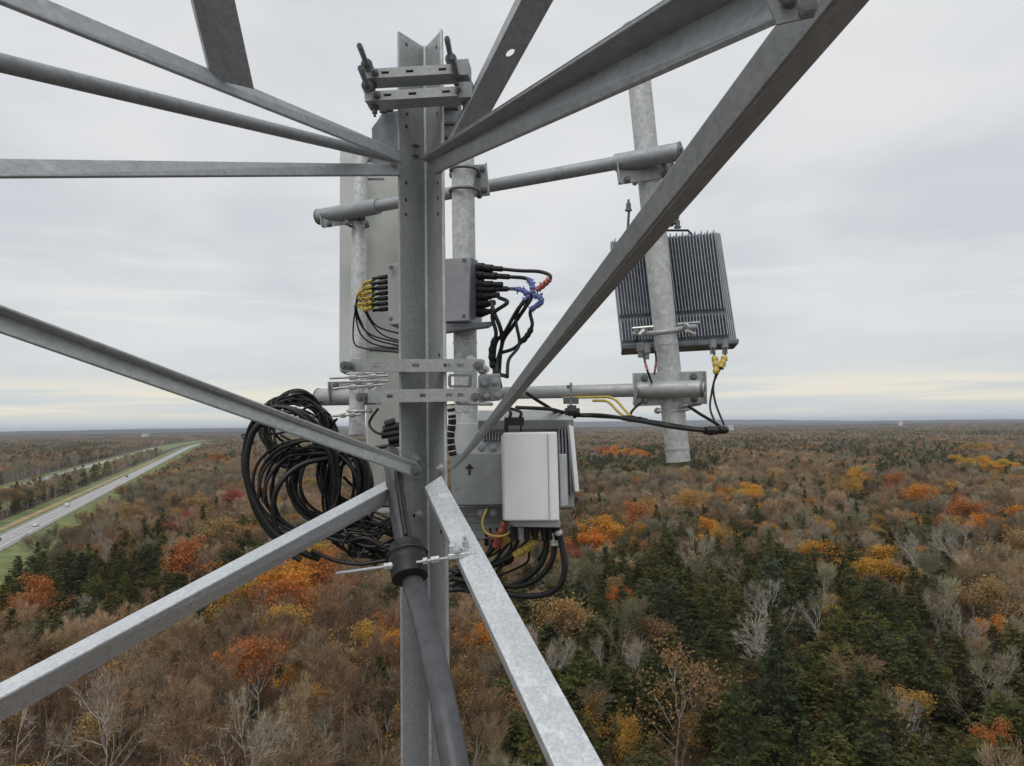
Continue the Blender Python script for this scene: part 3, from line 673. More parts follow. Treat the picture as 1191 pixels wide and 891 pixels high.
def shr(x, y):
    if in_road(x, y): return
    px, py, d = pix((x, y, 1)); t_ = tint_bare(px, py, x, y) if rng.random() > .25 else (tint_ever() if rng.random() < .6 else tuple(c_ * .7 for c_ in tint_leaf()))
    s = rng.uniform(.7, 1.4); SHR.append((x, y, 0, rng.uniform(0, 6.28), s, s, rng.choice(GEOIDX['shrub']), t_))
field(36, 300, 2.9, AZ, shr)

def scatter(name, pts, label):
    me = bpy.data.meshes.new(name); me.from_pydata([(p[0], p[1], p[2]) for p in pts], [], [])
    n = len(pts)
    def att(nm, ty, arr, field_): 
        a = me.attributes.new(nm, ty, 'POINT'); a.data.foreach_set(field_, np.array(arr, dtype=np.int32 if ty == 'INT' else np.float32).ravel())
    att('rot', 'FLOAT_VECTOR', [(0, 0, p[3]) for p in pts], 'vector'); att('scl', 'FLOAT_VECTOR', [(p[4], p[4], p[5]) for p in pts], 'vector')
    att('idx', 'INT', [p[6] for p in pts], 'value'); att('tint', 'FLOAT_COLOR', [(*p[7], 1) for p in pts], 'color')
    o = bpy.data.objects.new(name, me); COL.objects.link(o)
    gt = bpy.data.node_groups.new(name + '_nodes', 'GeometryNodeTree')
    gt.interface.new_socket('Geometry', in_out='INPUT', socket_type='NodeSocketGeometry'); gt.interface.new_socket('Geometry', in_out='OUTPUT', socket_type='NodeSocketGeometry')
    gi = gt.nodes.new('NodeGroupInput'); go = gt.nodes.new('NodeGroupOutput')
    ci = gt.nodes.new('GeometryNodeCollectionInfo'); ci.inputs['Collection'].default_value = protos; ci.inputs['Separate Children'].default_value = True; ci.inputs['Reset Children'].default_value = True
    ip = gt.nodes.new('GeometryNodeInstanceOnPoints'); ip.inputs['Pick Instance'].default_value = True
    def na(nm, ty):
        a = gt.nodes.new('GeometryNodeInputNamedAttribute'); a.data_type = ty; a.inputs['Name'].default_value = nm; return [s for s in a.outputs if s.enabled and s.name == 'Attribute'][0]
    gt.links.new(gi.outputs[0], ip.inputs['Points']); gt.links.new(ci.outputs[0], ip.inputs['Instance'])
    gt.links.new(na('idx', 'INT'), ip.inputs['Instance Index'])
    er = gt.nodes.new('FunctionNodeEulerToRotation'); gt.links.new(na('rot', 'FLOAT_VECTOR'), er.inputs[0]); gt.links.new(er.outputs[0], ip.inputs['Rotation'])
    gt.links.new(na('scl', 'FLOAT_VECTOR'), ip.inputs['Scale']); gt.links.new(ip.outputs[0], go.inputs[0])
    md = o.modifiers.new('scatter', 'NODES'); md.node_group = gt
    return tag(o, label, 'woods', kind='stuff')
scatter('distant_forest', PTS, 'autumn forest of bare, evergreen and orange trees stretching to the horizon')
scatter('undergrowth', SHR, 'brown and green brush covering the forest floor between the trees')
print('trees', counts, 'points', len(PTS), len(SHR))
#TOWER
# =================================================================== TOWER STEEL
def D(px, py, d): return P(px, py, d)
def brace(name, label, A, B, th=0.005, mat='galv_dark', group=None, cat='brace', bolts=(), hole=None):
    """equal-leg steel angle: A and B are (edge1, corner, edge2) as picture points with distances"""
    a = [P(*q) for q in A]; b = [P(*q) for q in B]
    root = thing(name, label, cat, min(a[1], b[1], key=lambda v: v.z), group)
    ax = (b[1] - a[1]).normalized()
    def inward(c, e, o):     # thickness direction of the flange c-e, on the side of the other edge
        f = (e - c).normalized(); n = (o - c); n -= f * n.dot(f); n -= ax * n.dot(ax); return n.normalized() * th
    n1a, n1b = inward(a[1], a[0], a[2]), inward(b[1], b[0], b[2]); n2a, n2b = inward(a[1], a[2], a[0]), inward(b[1], b[2], b[0])
    g = MB(); g.hexa([a[1], a[0], a[0] + n1a, a[1] + n1a], [b[1], b[0], b[0] + n1b, b[1] + n1b])
    h = MB(); 
    s0, s1 = th / max((a[2] - a[1]).length, .001), th / max((b[2] - b[1]).length, .001)
    c0, c1 = a[1].lerp(a[2], s0), b[1].lerp(b[2], s1)
    if hole is None: h.hexa([c0, a[2], a[2] + n2a, c0 + n2a], [b[1].lerp(b[2], s1), b[2], b[2] + n2b, c1 + n2b])
    else:
        t0, w0, rt_, rw = hole; t1_, t2_ = t0 - rt_ * 1.6, t0 + rt_ * 1.6
        def S(t, w, k): return (c0.lerp(a[2], w)).lerp(c1.lerp(b[2], w), t) + n2a.lerp(n2b, t) * k
        for (u, v) in ((0, t1_), (t2_, 1)): h.hexa([S(u, 0, 0), S(u, 1, 0), S(u, 1, 1), S(u, 0, 1)], [S(v, 0, 0), S(v, 1, 0), S(v, 1, 1), S(v, 0, 1)])
        n = 24; vs = []
        for i in range(n):
            an = 2 * math.pi * i / n; cx, cy = math.cos(an), math.sin(an); m_ = max(abs(cx), abs(cy))
            ot, ow = t0 + cx / m_ * (t2_ - t0), .5 + cy / m_ * .5
            vs += [S(ot, ow, 0), S(t0 + cx * rt_, w0 + cy * rw, 0), S(ot, ow, 1), S(t0 + cx * rt_, w0 + cy * rw, 1)]
        fs = []
        for i in range(n):
            j = (i + 1) % n; fs += [(4 * i, 4 * i + 1, 4 * j + 1, 4 * j), (4 * i + 2, 4 * j + 2, 4 * j + 3, 4 * i + 3), (4 * i + 1, 4 * i + 3, 4 * j + 3, 4 * j + 1), (4 * i, 4 * j, 4 * j + 2, 4 * i + 2)]
        h.add(vs, fs)
    g.build('flange', M[mat], root, bevel=.0012); h.build('flange', M[mat], root, bevel=.0012)
    for bx, by, bd in bolts: bolt(P(bx, by, bd), -fw, .009, .010, root)
    return root
def bolt(p, axis, r, h, parent, mat='zinc_dark', name='bolt'):
    axis = axis.normalized(); g = MB(); g.tube([p - axis * .004, p + axis * .0015], r * 1.55, 16); g.tube([p + axis * .001, p + axis * h], r * 1.1, 6); g.tube([p + axis * h * .9, p + axis * h * 1.6], r * .55, 8)
    return g.build(name, M[mat], parent)

# --- tower leg: a steel angle bent to 60 degrees, open towards the camera
zt = P(494, 55, 1.78).z
K0, K1 = P(501, 905, 1.655), P(494, 55, 1.80)
def leg_at(py, part):
    tt = (py - 55) / 850.0; c = K1.lerp(K0, tt)
    du = P(467, 400, 1.640) - P(498, 400, 1.735); dv = P(518, 400, 1.635) - P(498, 400, 1.735)
    return c + (du if part == 'l' else dv if part == 'r' else Vector())
legr = thing('tower_leg', 'upright grey steel tower leg of bent plate with a notched top and small bolt holes', 'tower leg', K0)
ax = (K1 - K0).normalized(); du = leg_at(400, 'l') - leg_at(400, 'c'); dv = leg_at(400, 'r') - leg_at(400, 'c')
g = MB(); th = .0055
def offn(f, o): n = o - f.normalized() * o.dot(f.normalized()); n -= ax * n.dot(ax); return -n.normalized() * th
nu, nv = offn(du, dv), offn(dv, du)
g.hexa([K0, K0 + du, K0 + du + nu, K0 + nu], [K1, K1 + du, K1 + du + nu, K1 + nu])
g.build('flange', M['galv'], legr, bevel=.0018)
g = MB(); g.hexa([K0, K0 + dv, K0 + dv + nv, K0 + nv], [K1, K1 + dv, K1 + dv + nv, K1 + nv]); g.build('flange', M['galv'], legr, bevel=.0018)
g = MB(); g.tube([K0 - fw * .003, K1 - fw * .003], .0045, 12); g.build('bend', M['galv_new'], legr, smooth=True)  # lighter bead added as a painted highlight along the leg's ridge
g = MB(); g.tube([K0 + dv - nv * 0, K1 + dv], .0032, 10); g.build('rolled_edge', M['zinc'], legr, smooth=True)
nl = du.cross(ax).normalized(); nl = nl if nl.dot(-fw) > 0 else -nl; nr = dv.cross(ax).normalized(); nr = nr if nr.dot(-fw) > 0 else -nr
g = MB()
for py, s in ((66, .72), (150, .72), (165, .74), (232, .76), (252, .78), (269, .78), (470, .6), (610, .55), (622, .8), (700, .6), (716, .6)):
    p = leg_at(py, 'c') + du * s; g.tube([p - nl * .001, p + nl * .0008], .0042, 14)
for py in (70, 150, 232, 250, 268, 430, 610, 625):
    p = leg_at(py, 'c') + dv * .72; g.tube([p - nr * .001, p + nr * .0008], .0042, 14)
g.build('bolt_hole', M['mark'], legr)
for py, s in ((184, .42), (196, .42)):
    p = leg_at(py, 'c') + du * s; g = MB(); g.cbox(p + nl * .004, du.normalized() * .022, (ax * .3 - du.normalized() * .5).normalized() * .007, nl * .008); g.build('step_bolt', M['zinc_dark'], legr)
for py, s, w in ((548, .48, 'l'), (566, .5, 'l'), (612, .35, 'l')):
    p = leg_at(py, 'c') + du * s; bolt(p, nl, .009, .007, legr, 'zinc')
for py in (556, 570): bolt(leg_at(py, 'c') + dv * .75, nr, .008, .007, legr, 'zinc')

# --- braces
T1 = 'braces meeting at the tower leg'
brace('angle_brace', 'long angle brace from the top left corner to the leg, steel stub on top', [(-15, -31, .70), (-15, -6, .68), (-15, -1, .69)], [(466, 175, 1.67), (466, 187, 1.65), (466, 190, 1.68)], group=T1, bolts=((456, 178, 1.655),))
g = MB(); g.tube([P(-20, 68, .83), P(470, 187, 1.80)], .0112, 20); o = g.build('pipe_brace', M['galv_dark'], smooth=True)
tag(o, 'round steel tube brace running under the top left angle brace', 'brace', T1)
brace('angle_brace', 'level flat-faced brace crossing from the left edge to the upper leg', [(-15, 184, 1.02), (-15, 205, 1.0), (-15, 208, 1.03)], [(466, 190.5, 1.69), (466, 203, 1.67), (466, 205, 1.70)], group=T1, bolts=((456, 197, 1.675),))
brace('angle_brace', 'short dark steel member hanging from the top edge onto the long top left brace', [(268, -25, .96), (219, -25, .93), (215, -25, .97)], [(296, 104, 1.06), (247, 92, 1.02), (244, 92, 1.06)], group=T1)
brace('angle_brace', 'steep dark angle brace with one clear round hole rising from the top of the leg', [(611, -25, 1.50), (619, -25, 1.46), (658, -25, 1.47)], [(514, 175, 1.68), (518, 175, 1.65), (552, 165, 1.66)], group=T1, hole=(.415, .50, .022, .13), th=.004)
brace('angle_brace', 'heavy dark hollow-faced angle brace rising from the leg to the upper right', [(925, -101, .50), (925, -36, .56), (925, 20, .535)], [(488, 183, 1.60), (498, 188, 1.64), (507, 203, 1.61)], group=T1, th=.006, bolts=((509, 195, 1.63),))
brace('angle_brace', 'longest two-tone angle brace rising diagonally from the middle of the leg to the top right', [(944, -30, .485), (994, -30, .46), (1039, -30, .485)], [(524, 546, 1.62), (529, 545, 1.59), (541, 534, 1.62)], group=T1, th=.0045)
brace('angle_brace', 'angle brace falling from the left edge at mid height to a bolted end', [(-15, 348, .885), (-15, 360, .905), (-15, 383, .885)], [(486, 538, 1.62), (488, 545, 1.635), (484, 556, 1.615)], group=T1, mat='galv', th=.004, bolts=((483, 547, 1.61),))
brace('angle_brace', 'bright topped angle brace rising from the lower left edge to the middle of the leg', [(-15, 802, .905), (-15, 819, .85), (-15, 849, .885)], [(470, 548, 1.70), (470, 558, 1.63), (470, 575, 1.668)], group=T1, mat='galv_new', th=.004)
brace('angle_brace', 'bright spangled angle brace rising from the bottom edge to the right side of the leg', [(716, 915, .965), (656, 915, .955), (650, 918, .99)], [(513, 553, 1.60), (494, 566, 1.59), (493, 570, 1.62)], group=T1, mat='galv_new', th=.005, bolts=((509, 570, 1.585),))
# end plates and bolts where the heavy and the longest brace meet
pb = [P(905, 8, .475), P(940, 22, .455), P(930, 6, .45)]
root = thing('gusset_plate', 'small bolted steel plate joining two heavy braces at the top right', 'plate', P(880, 30, .47))
g = MB(); g.hexa([P(880, -20, .452), P(962, -20, .446), P(948, 20, .450), P(903, 30, .456)], [P(880, -20, .457), P(962, -20, .451), P(948, 20, .455), P(903, 30, .461)]); g.build('plate', M['galv_dark'], root, bevel=.001)
bolt(P(916, 0, .452), -ray(916, 0), .0038, .004, root); bolt(P(940, 8, .448), -ray(940, 8), .0038, .004, root, 'galv_dark')

# --- sector mount pipes
def dp(px): return 1.0 / (0.357 + (px - 368) / 432.0 * 0.0975)
def hpipe(label, x0, y0, x1, y1, r, sleeves, nm='cross_pipe', mt='galv'):
    root = thing(nm, label, 'pipe', P(x0, y0, dp(x0)))
    g = MB(); g.tube([P(x0, y0, dp(x0)), P(x1, y1, dp(x1))], r, 24); g.build('tube', M[mt], root, smooth=True)
    for a, b_, rr_ in sleeves:
        ya = y0 + (y1 - y0) * (a - x0) / (x1 - x0); yb = y0 + (y1 - y0) * (b_ - x0) / (x1 - x0)
        g = MB(); g.tube([P(a, ya, dp(a)), P(b_, yb, dp(b_))], rr_, 26); g.build('sleeve', M[mt], root, smooth=True)
        g = MB(); q0, q1 = P(a, ya, dp(a)), P(b_, yb, dp(b_)); u_ = (q1 - q0).normalized(); e = q1 if b_ > 500 else q0; w_ = u_ if b_ > 500 else -u_
        g.tube([e, e + w_ * .006], rr_ * 1.05, 20); g.tube([e + w_ * .006, e + w_ * .012], rr_ * .45, 6); g.build('end_cap', M['zinc_dark'], root)
    return root
hpipe('upper horizontal pipe behind the leg, from the left antenna to the leaning right pipe', 370, 252.5, 792, 176, .0215, ((372, 440, .029), (716, 790, .028)), mt='galv_dark')  # dark steel colour stands in for the pipe's shaded underside
hpipe('lower horizontal pipe behind the leg, ending in a capped sleeve at the leaning pipe', 370, 462, 820, 452, .021, ((372, 440, .033), (738, 816, .026)))
def vpipe(label, x0, y0, d0, x1, y1, d1, r, rings=()):
    root = thing('mounting_pipe', label, 'pipe', P(x1, y1, d1)); a, b_ = P(x0, y0, d0), P(x1, y1, d1)
    g = MB(); g.tube([a, b_], r, 30); g.build('tube', M['galv_pipe'], root, smooth=True)
    for t_ in rings:
        q = a.lerp(b_, t_); g = MB(); u_ = (b_ - a).normalized(); g.tube([q - u_ * .003, q + u_ * .003], r * 1.04, 30); g.build('band', M['zinc'], root, smooth=True)
    return root
vpipe('slim mottled vertical pipe beside the left antenna', 419, 174, 2.82, 415, 506, 2.66, .029)
vpipe('mottled vertical pipe just right of the tower leg, behind the grey radio', 538, 170, 2.38, 543, 545, 2.28, .037, (.62, .83, .87, .91))
vpipe('leaning mottled pipe on the right that carries the finned radio', 737, 30, 2.36, 789, 537, 2.26, .0368, (.74, .972))

# --- mount brackets: U-bolt + plate + clamp
def ubolt(pc, axis, r, back, mat, parent, rod=.0055):
    """U-bolt bent round a pipe at pc; 'back' is where the two ends point"""
    axis = axis.normalized(); back = (back - axis * back.dot(axis)); ln = back.length; back.normalize(); side = axis.cross(back)
    pts = [pc + side * r + back * ln]
    for k in range(11):
        a = math.pi * k / 10; pts.append(pc + side * r * math.cos(a) - back * r * math.sin(a))
    pts.append(pc - side * r + back * ln)
    g = MB(); g.tube(pts, rod, 8); o = g.build('u_bolt', M[mat], parent, smooth=True)
    for s in (1, -1): g = MB(); g.tube([pc + side * r * s + back * ln * .78, pc + side * r * s + back * ln * .9], rod * 2, 6); g.build('nut', M[mat], o, origin=Vector(parent.location))
def bracket(label, cx, cy, d, w, h, px_axis_u, rpipe, rcross, slant=0):
    c = P(cx, cy, d); root = thing('pipe_bracket', label, 'bracket', c)
    g = MB(); X = (rt * math.cos(slant) + up * math.sin(slant)); Y = (up * math.cos(slant) - rt * math.sin(slant))
    g.cbox(c, X * w, Y * h, fw * .008)
    for s in (-1, 1): g.cbox(c + X * s * (w / 2 - .002) + fw * -.014, X * .004, Y * h * .98, fw * .022)
    g.build('plate', M['galv'], root, bevel=.0012)
    for sx in (-.34, .34):
        for sy in (-.33, .33): bolt(c + X * w * sx + Y * h * sy - fw * .004, -fw, .0075, .008, root, 'zinc_dark')
    return root, c, X, Y
r_, c, X, Y = bracket('bracket clamping the upper cross pipe to the left antenna pipe', 400, 253, 2.76, .17, .055, 0, .03, .02, .14)
ubolt(P(417, 262, 2.74), up, .036, fw * -.05 , 'zinc_dark', r_)
r_, c, X, Y = bracket('square bracket clamping the upper cross pipe to the vertical pipe right of the leg', 548, 211, 2.42, .115, .105, 0, .03, .02, .1)
ubolt(P(540, 222, 2.36), up, .046, fw * .07, 'zinc_dark', r_); ubolt(P(540, 198, 2.36), up, .044, fw * .07, 'zinc_dark', r_)
r_, c, X, Y = bracket('bracket under the right end of the upper cross pipe on the leaning pipe', 750, 199, 2.285, .175, .062, 0, .03, .02, .14)
ubolt(P(757, 208, 2.34), up, .044, fw * .05, 'zinc', r_)
r_, c, X, Y = bracket('broad bolted plate behind the capped sleeve at the foot of the leaning pipe', 778, 452, 2.258, .222, .102, 0, .03, .02, .03)
ubolt(P(785, 477, 2.28), up + rt * -.1, .043, fw * .07, 'zinc', r_)
g = MB(); g.tube([P(790, 474, 2.20), P(815, 470, 2.22)], .004, 8); g.tube([P(737, 470, 2.22), P(742, 452, 2.23)], .004, 8); g.build('tie_rod', M['zinc_dark'], r_)
r_, c, X, Y = bracket('bracket joining the lower cross pipe to the left antenna pipe', 408, 455, 2.74, .16, .075, 0, .03, .02, .02)
ubolt(P(416, 478, 2.64), up, .036, fw * .06, 'zinc', r_); ubolt(P(416, 446, 2.66), up, .036, fw * .06, 'zinc', r_)
# fan of threaded rod ends sticking out to the left
for (a, b_, dd) in (((384, 440), (452, 437), 2.45), ((393, 444.5), (452, 443), 2.5), ((388, 452), (446, 447.5), 2.4), ((404, 435), (448, 433.5), 2.55), ((385, 484), (420, 482), 2.6)):
    root = thing('threaded_rod', 'thin threaded clamp rod sticking out left of the tower leg above the lower cross pipe', 'threaded rod', P(*a, dd), 'threaded rods left of the leg')
    g = MB(); g.tube([P(*a, dd), P(*b_, dd - .12)], .0042, 8); g.build('rod', M['zinc'], root, smooth=True)
    g = MB(); q0, q1 = P(*a, dd), P(*b_, dd - .12); g.tube([q0.lerp(q1, .35), q0.lerp(q1, .47)], .0085, 6); g.tube([q0.lerp(q1, .7), q0.lerp(q1, .8)], .0085, 6); g.build('nut', M['zinc'], root)

# --- slotted channel clamps across the leg
def channel(root, A, B, h, dep, slots=(.2, .5, .8), sw=.045, flip=1):
    """web faces the camera and has real slots; flanges run back"""
    a, b_ = P(*A), P(*B); X = (b_ - a); ln = X.length; X.normalize(); Y = (up - X * up.dot(X)).normalized(); Zb = X.cross(Y).normalized(); Zb = Zb if Zb.dot(fw) > 0 else -Zb
    t_ = .004; g = MB(); o = a - Y * h / 2
    g.obox(o, X * ln, Y * h * .36, Zb * t_); g.obox(o + Y * h * .64, X * ln, Y * h * .36, Zb * t_)
    xs = [0]
    for s in slots: xs += [s - sw / 2, s + sw / 2]
    xs.append(1)
    for i in range(0, len(xs), 2): g.obox(o + X * ln * xs[i] + Y * h * .36, X * ln * (xs[i + 1] - xs[i]), Y * h * .28, Zb * t_)
    g.obox(o + Zb * t_, X * ln, Y * t_, Zb * dep); g.obox(o + Y * (h - t_) + Zb * t_, X * ln, Y * t_, Zb * dep)
    g.build('channel', M['galv'], root); return a, b_, X, Y, Zb, ln
def rod(root, p, q, r=.0055, nuts=(.5,), mat='zinc_dark'):
    g = MB(); n = 26; pts = [p.lerp(q, i / n) for i in range(n + 1)]; g.tube(pts, [r * (1.0 if i % 2 else .86) for i in range(n + 1)], 8); ro = g.build('threaded_rod', M[mat], root)
    u_ = (q - p).normalized(); L_ = (q - p).length
    for t_ in nuts:
        c = p.lerp(q, t_); g = MB(); g.tube([c - u_ * .005, c + u_ * .005], r * 1.75, 6); g.tube([c + u_ * .005, c + u_ * .007], r * 2.1, 14); g.build('nut', M[mat], ro, origin=Vector(root.location))
UC = (('slotted channel clamp highest on the tower leg, two threaded rods pointing up', (422, 86, 1.62), (541, 79, 1.60), ((432, 83), (418, 53)), ((526, 78), (520, 45))),
      ('second slotted channel clamp on the tower leg, right under the topmost one', (424, 112, 1.62), (546, 105, 1.60), ((432, 106), (419, 79)), ((536, 100), (526, 66))))
for lab, a, b_, r1, r2 in UC:
    root = thing('channel_clamp', lab, 'clamp', P(*a), 'channel clamps on the tower leg')
    A_, B_, X, Y, Zb, ln = channel(root, a, b_, .021, .052, (.22, .46, .78), .075)
    g = MB(); g.obox(P(a[0] + 4, a[1] + 12, 1.85) , X * ln * .97, Y * .022, Zb * .03); g.build('back_channel', M['galv_dark'], root)
    for (s, e) in (r1, r2): rod(root, P(s[0] + 3, s[1] + 14, 1.86), P(e[0], e[1], 1.42), .0062, (.42, .55))
    g = MB(); q = P(b_[0] - 4, b_[1], 1.60); g.cbox(q + Zb * .02, X * .03, Y * .034, Zb * .05); g.build('end_block', M['galv_dark'], root)
    for f_ in (.12, .90): bolt(A_.lerp(B_, f_), -Zb, .006, .012, root)
    for f_ in (.06, .94): q = A_.lerp(B_, f_) + Zb * .03 - Y * .016; bolt(q, -Y, .006, .012, root)
LC = (('slotted channel clamp on the leg level with the lower mount, upper one of two', (408, 425, 1.62), (560, 425, 1.60), (420, 551)),
      ('slotted channel clamp on the leg level with the lower mount, lower one of two', (428, 461, 1.60), (556, 459, 1.585), (438, 548)))
for lab, a, b_, xs_ in LC:
    root = thing('channel_clamp', lab, 'clamp', P(*a), 'channel clamps on the tower leg')
    A_, B_, X, Y, Zb, ln = channel(root, a, b_, .028, .034, (.20, .50, .74, .84), .055)
    for x_ in xs_:
        q = P(x_, a[1] + 1, 1.60); rod(root, q + Zb * .30, q - Zb * .035 + X * (-.03 if x_ < 500 else .012), .0048, (.87, .955), 'zinc_dark')
    g = MB(); g.obox(P(a[0] + 18, a[1] + 5, 1.84), X * ln * 1.02, Y * .024, Zb * .03); g.build('back_channel', M['galv'], root)
    if a[1] < 440:
        for k in range(3): bolt(P(548 + k * 7, 420 + k * 5, 1.63 + .02 * k), -fw + rt * .6, .008, .014, root, 'zinc')
root = thing('clamp_casting', 'dark cast clamp block between the channel clamps right of the leg', 'clamp', P(565, 460, 1.9))
g = MB(); g.hexa([P(556, 436, 1.75), P(582, 434, 1.85), P(583, 466, 1.85), P(556, 468, 1.75)], [P(556, 436, 1.95), P(582, 434, 2.05), P(583, 466, 2.05), P(556, 468, 1.95)]); g.build('block', M['galv_dark'], root, bevel=.006)
for (x_, y_) in ((563, 446), (576, 444), (566, 460), (578, 459)): bolt(P(x_, y_, 1.79), -fw, .008, .02, root, 'galv')
g = MB(); g.tube([P(532, 469, 1.62), P(572, 470, 1.78)], .0045, 8); g.tube([P(562, 468, 1.75), P(562, 472, 1.75)], .009, 6); g.build('threaded_rod', M['zinc'], root)
root = thing('leg_bracket', 'small square steel frame behind the leg between the two lower channel clamps', 'bracket', P(535, 450, 1.85))
g = MB()
for (x0, y0, x1, y1) in ((522, 435, 548, 438), (522, 448, 548, 451), (521, 437, 525, 449), (545, 437, 549, 449)): g.hexa([P(x0, y0, 1.82), P(x1, y0, 1.82), P(x1, y1, 1.82), P(x0, y1, 1.82)], [P(x0, y0, 1.9), P(x1, y0, 1.9), P(x1, y1, 1.9), P(x0, y1, 1.9)])
g.build('frame', M['galv'], root)

# dark rounded cap behind the leg top
root = thing('antenna_mount_cap', 'dark rounded cowl behind the top of the tower leg under the channel clamps', 'mount', P(455, 180, 2.0))
g = MB(); pr = [(434, 150), (442, 139), (446, 132), (470, 130), (472, 196), (436, 196)]
g.v = [P(x, y, 2.0) for x, y in pr] + [P(x, y, 2.14) for x, y in pr]; n = len(pr); g.f = [tuple(range(n)), tuple(range(2 * n - 1, n - 1, -1))] + [(i, (i + 1) % n, n + (i + 1) % n, n + i) for i in range(n)]
g.build('cowl', M['radio_dark'], root, bevel=.004)
for x_, y_ in ((446, 129), (453, 127)): bolt(P(x_, y_, 1.98), up, .007, .02, root)
root = thing('mount_arm', 'dark steel arm right of the leg top under the steep brace', 'bracket', P(526, 170, 1.9))
g = MB(); g.hexa([P(514, 118, 1.86), P(537, 114, 1.88), P(536, 172, 1.88), P(514, 176, 1.86)], [P(514, 118, 1.93), P(537, 114, 1.95), P(536, 172, 1.95), P(514, 176, 1.93)]); g.build('plate', M['galv_dark'], root, bevel=.003)
for y_ in (126, 144, 160): g = MB(); g.cbox(P(525, y_, 1.85), rt * .035, up * .006, fw * .02); g.build('rib', M['zinc_dark'], root)

# --- panel antennas (seen from behind)
def panel(label, quad, d0, d1, thick, mat, backmat, ribs=()):
    (x0, y0), (x1, y1), (x2, y2), (x3, y3) = quad
    root = thing('panel_antenna', label, 'antenna', P(x3, y3, d1)); a = [P(x0, y0, d0), P(x1, y1, d0), P(x2, y2, d1), P(x3, y3, d1)]
    n = (a[1] - a[0]).cross(a[3] - a[0]).normalized(); n = n if n.dot(fw) > 0 else -n
    g = MB(); g.hexa(a, [q + n * thick for q in a]); g.build('housing', M[mat], root, bevel=.012)
    i = [a[0].lerp(a[2], .04), a[1].lerp(a[3], .04), a[2].lerp(a[0], .04), a[3].lerp(a[1], .04)]
    g = MB(); g.hexa([q - n * .004 for q in i], [q - n * .0005 for q in i]); g.build('back_panel', M[backmat], root, bevel=.001)
    for t_ in ribs:
        p0, p1 = a[0].lerp(a[3], t_), a[1].lerp(a[2], t_); g = MB(); g.obox(p0.lerp(p1, .1) - n * .010, (p1 - p0) * .8, up * .012, n * .007); g.build('rib', M['zinc_dark'], root)
    return root
panel('narrow pale antenna panel at the far left of the mount', [(395, 172), (412, 172), (410, 433), (394, 433)], 2.98, 2.88, .09, 'radome', 'radome')
panel('broad pale green-grey antenna panel behind the tower leg', [(423, 178), (478, 178), (476, 596), (426, 600)], 3.10, 2.92, .12, 'radome', 'radome_back', (.02, .56))
root = thing('tilt_bracket', 'cluster of small tilt bracket pieces above the broad antenna panel', 'bracket', P(440, 200, 2.85))
g = MB(); 
for (x0, y0, x1, y1) in ((426, 178, 440, 181), (426, 186, 441, 189), (437, 176, 441, 204), (445, 190, 462, 193), (428, 207, 447, 210), (448, 180, 450, 192), (456, 184, 458, 194)):
    g.hexa([P(x0, y0, 2.84), P(x1, y0, 2.84), P(x1, y1, 2.84), P(x0, y1, 2.84)], [P(x0, y0, 2.9), P(x1, y0, 2.9), P(x1, y1, 2.9), P(x0, y1, 2.9)])
g.build('bracket_arm', M['zinc_dark'], root)

# --- helper for boxes given by a camera-facing quad
def qbox(root, name, quad, ds, thick, mat, bevel=.003, out=0.0):
    a = [P(x, y, d) for (x, y), d in zip(quad, ds)]
    n = (a[1] - a[0]).cross(a[3] - a[0]).normalized(); n = n if n.dot(fw) > 0 else -n
    g = MB(); g.hexa([q - n * out for q in a], [q + n * thick for q in a]); o = g.build(name, M[mat], root, bevel=bevel); return a, n
def cable(label, pts, r=.0055, wraps=(), group=None, name='cable', mat='black', cat='cable', samples=8):
    pp = spline([P(*q) for q in pts], samples); root = thing(name, label, cat, min(pp, key=lambda v: v.z), group)
    g = MB(); g.tube(pp, r, 8); g.build('sheath', M[mat], root, smooth=True)
    for t0, t1, mt, k in wraps:
        i0, i1 = int(t0 * (len(pp) - 1)), max(int(t1 * (len(pp) - 1)), int(t0 * (len(pp) - 1)) + 1)
        g = MB(); g.tube(pp[i0:i1 + 1], [r * k * (1 + .12 * ((i * 7) % 3 - 1)) for i in range(i1 - i0 + 1)], 8)
        if mt in ('blue', 'yellow', 'red'):
            for q_ in pp[i0:i1 + 1]:
                for _ in range(1 if q_ is not pp[i1] else 3):
                    d_ = Vector((R_.gauss(0, 1), R_.gauss(0, 1), R_.gauss(0, 1))).normalized(); e_ = d_.orthogonal().normalized() * .003; l_ = R_.uniform(.006, .018)
                    g.hexa([q_ - e_, q_ + e_, q_ + e_ + fw * .0006, q_ - e_ + fw * .0006], [q_ - e_ + d_ * l_, q_ + e_ * .6 + d_ * l_, q_ + e_ * .6 + d_ * l_ + fw * .0006, q_ - e_ + d_ * l_ + fw * .0006])
        g.build('tape_wrap', M[mt], root)
    return root

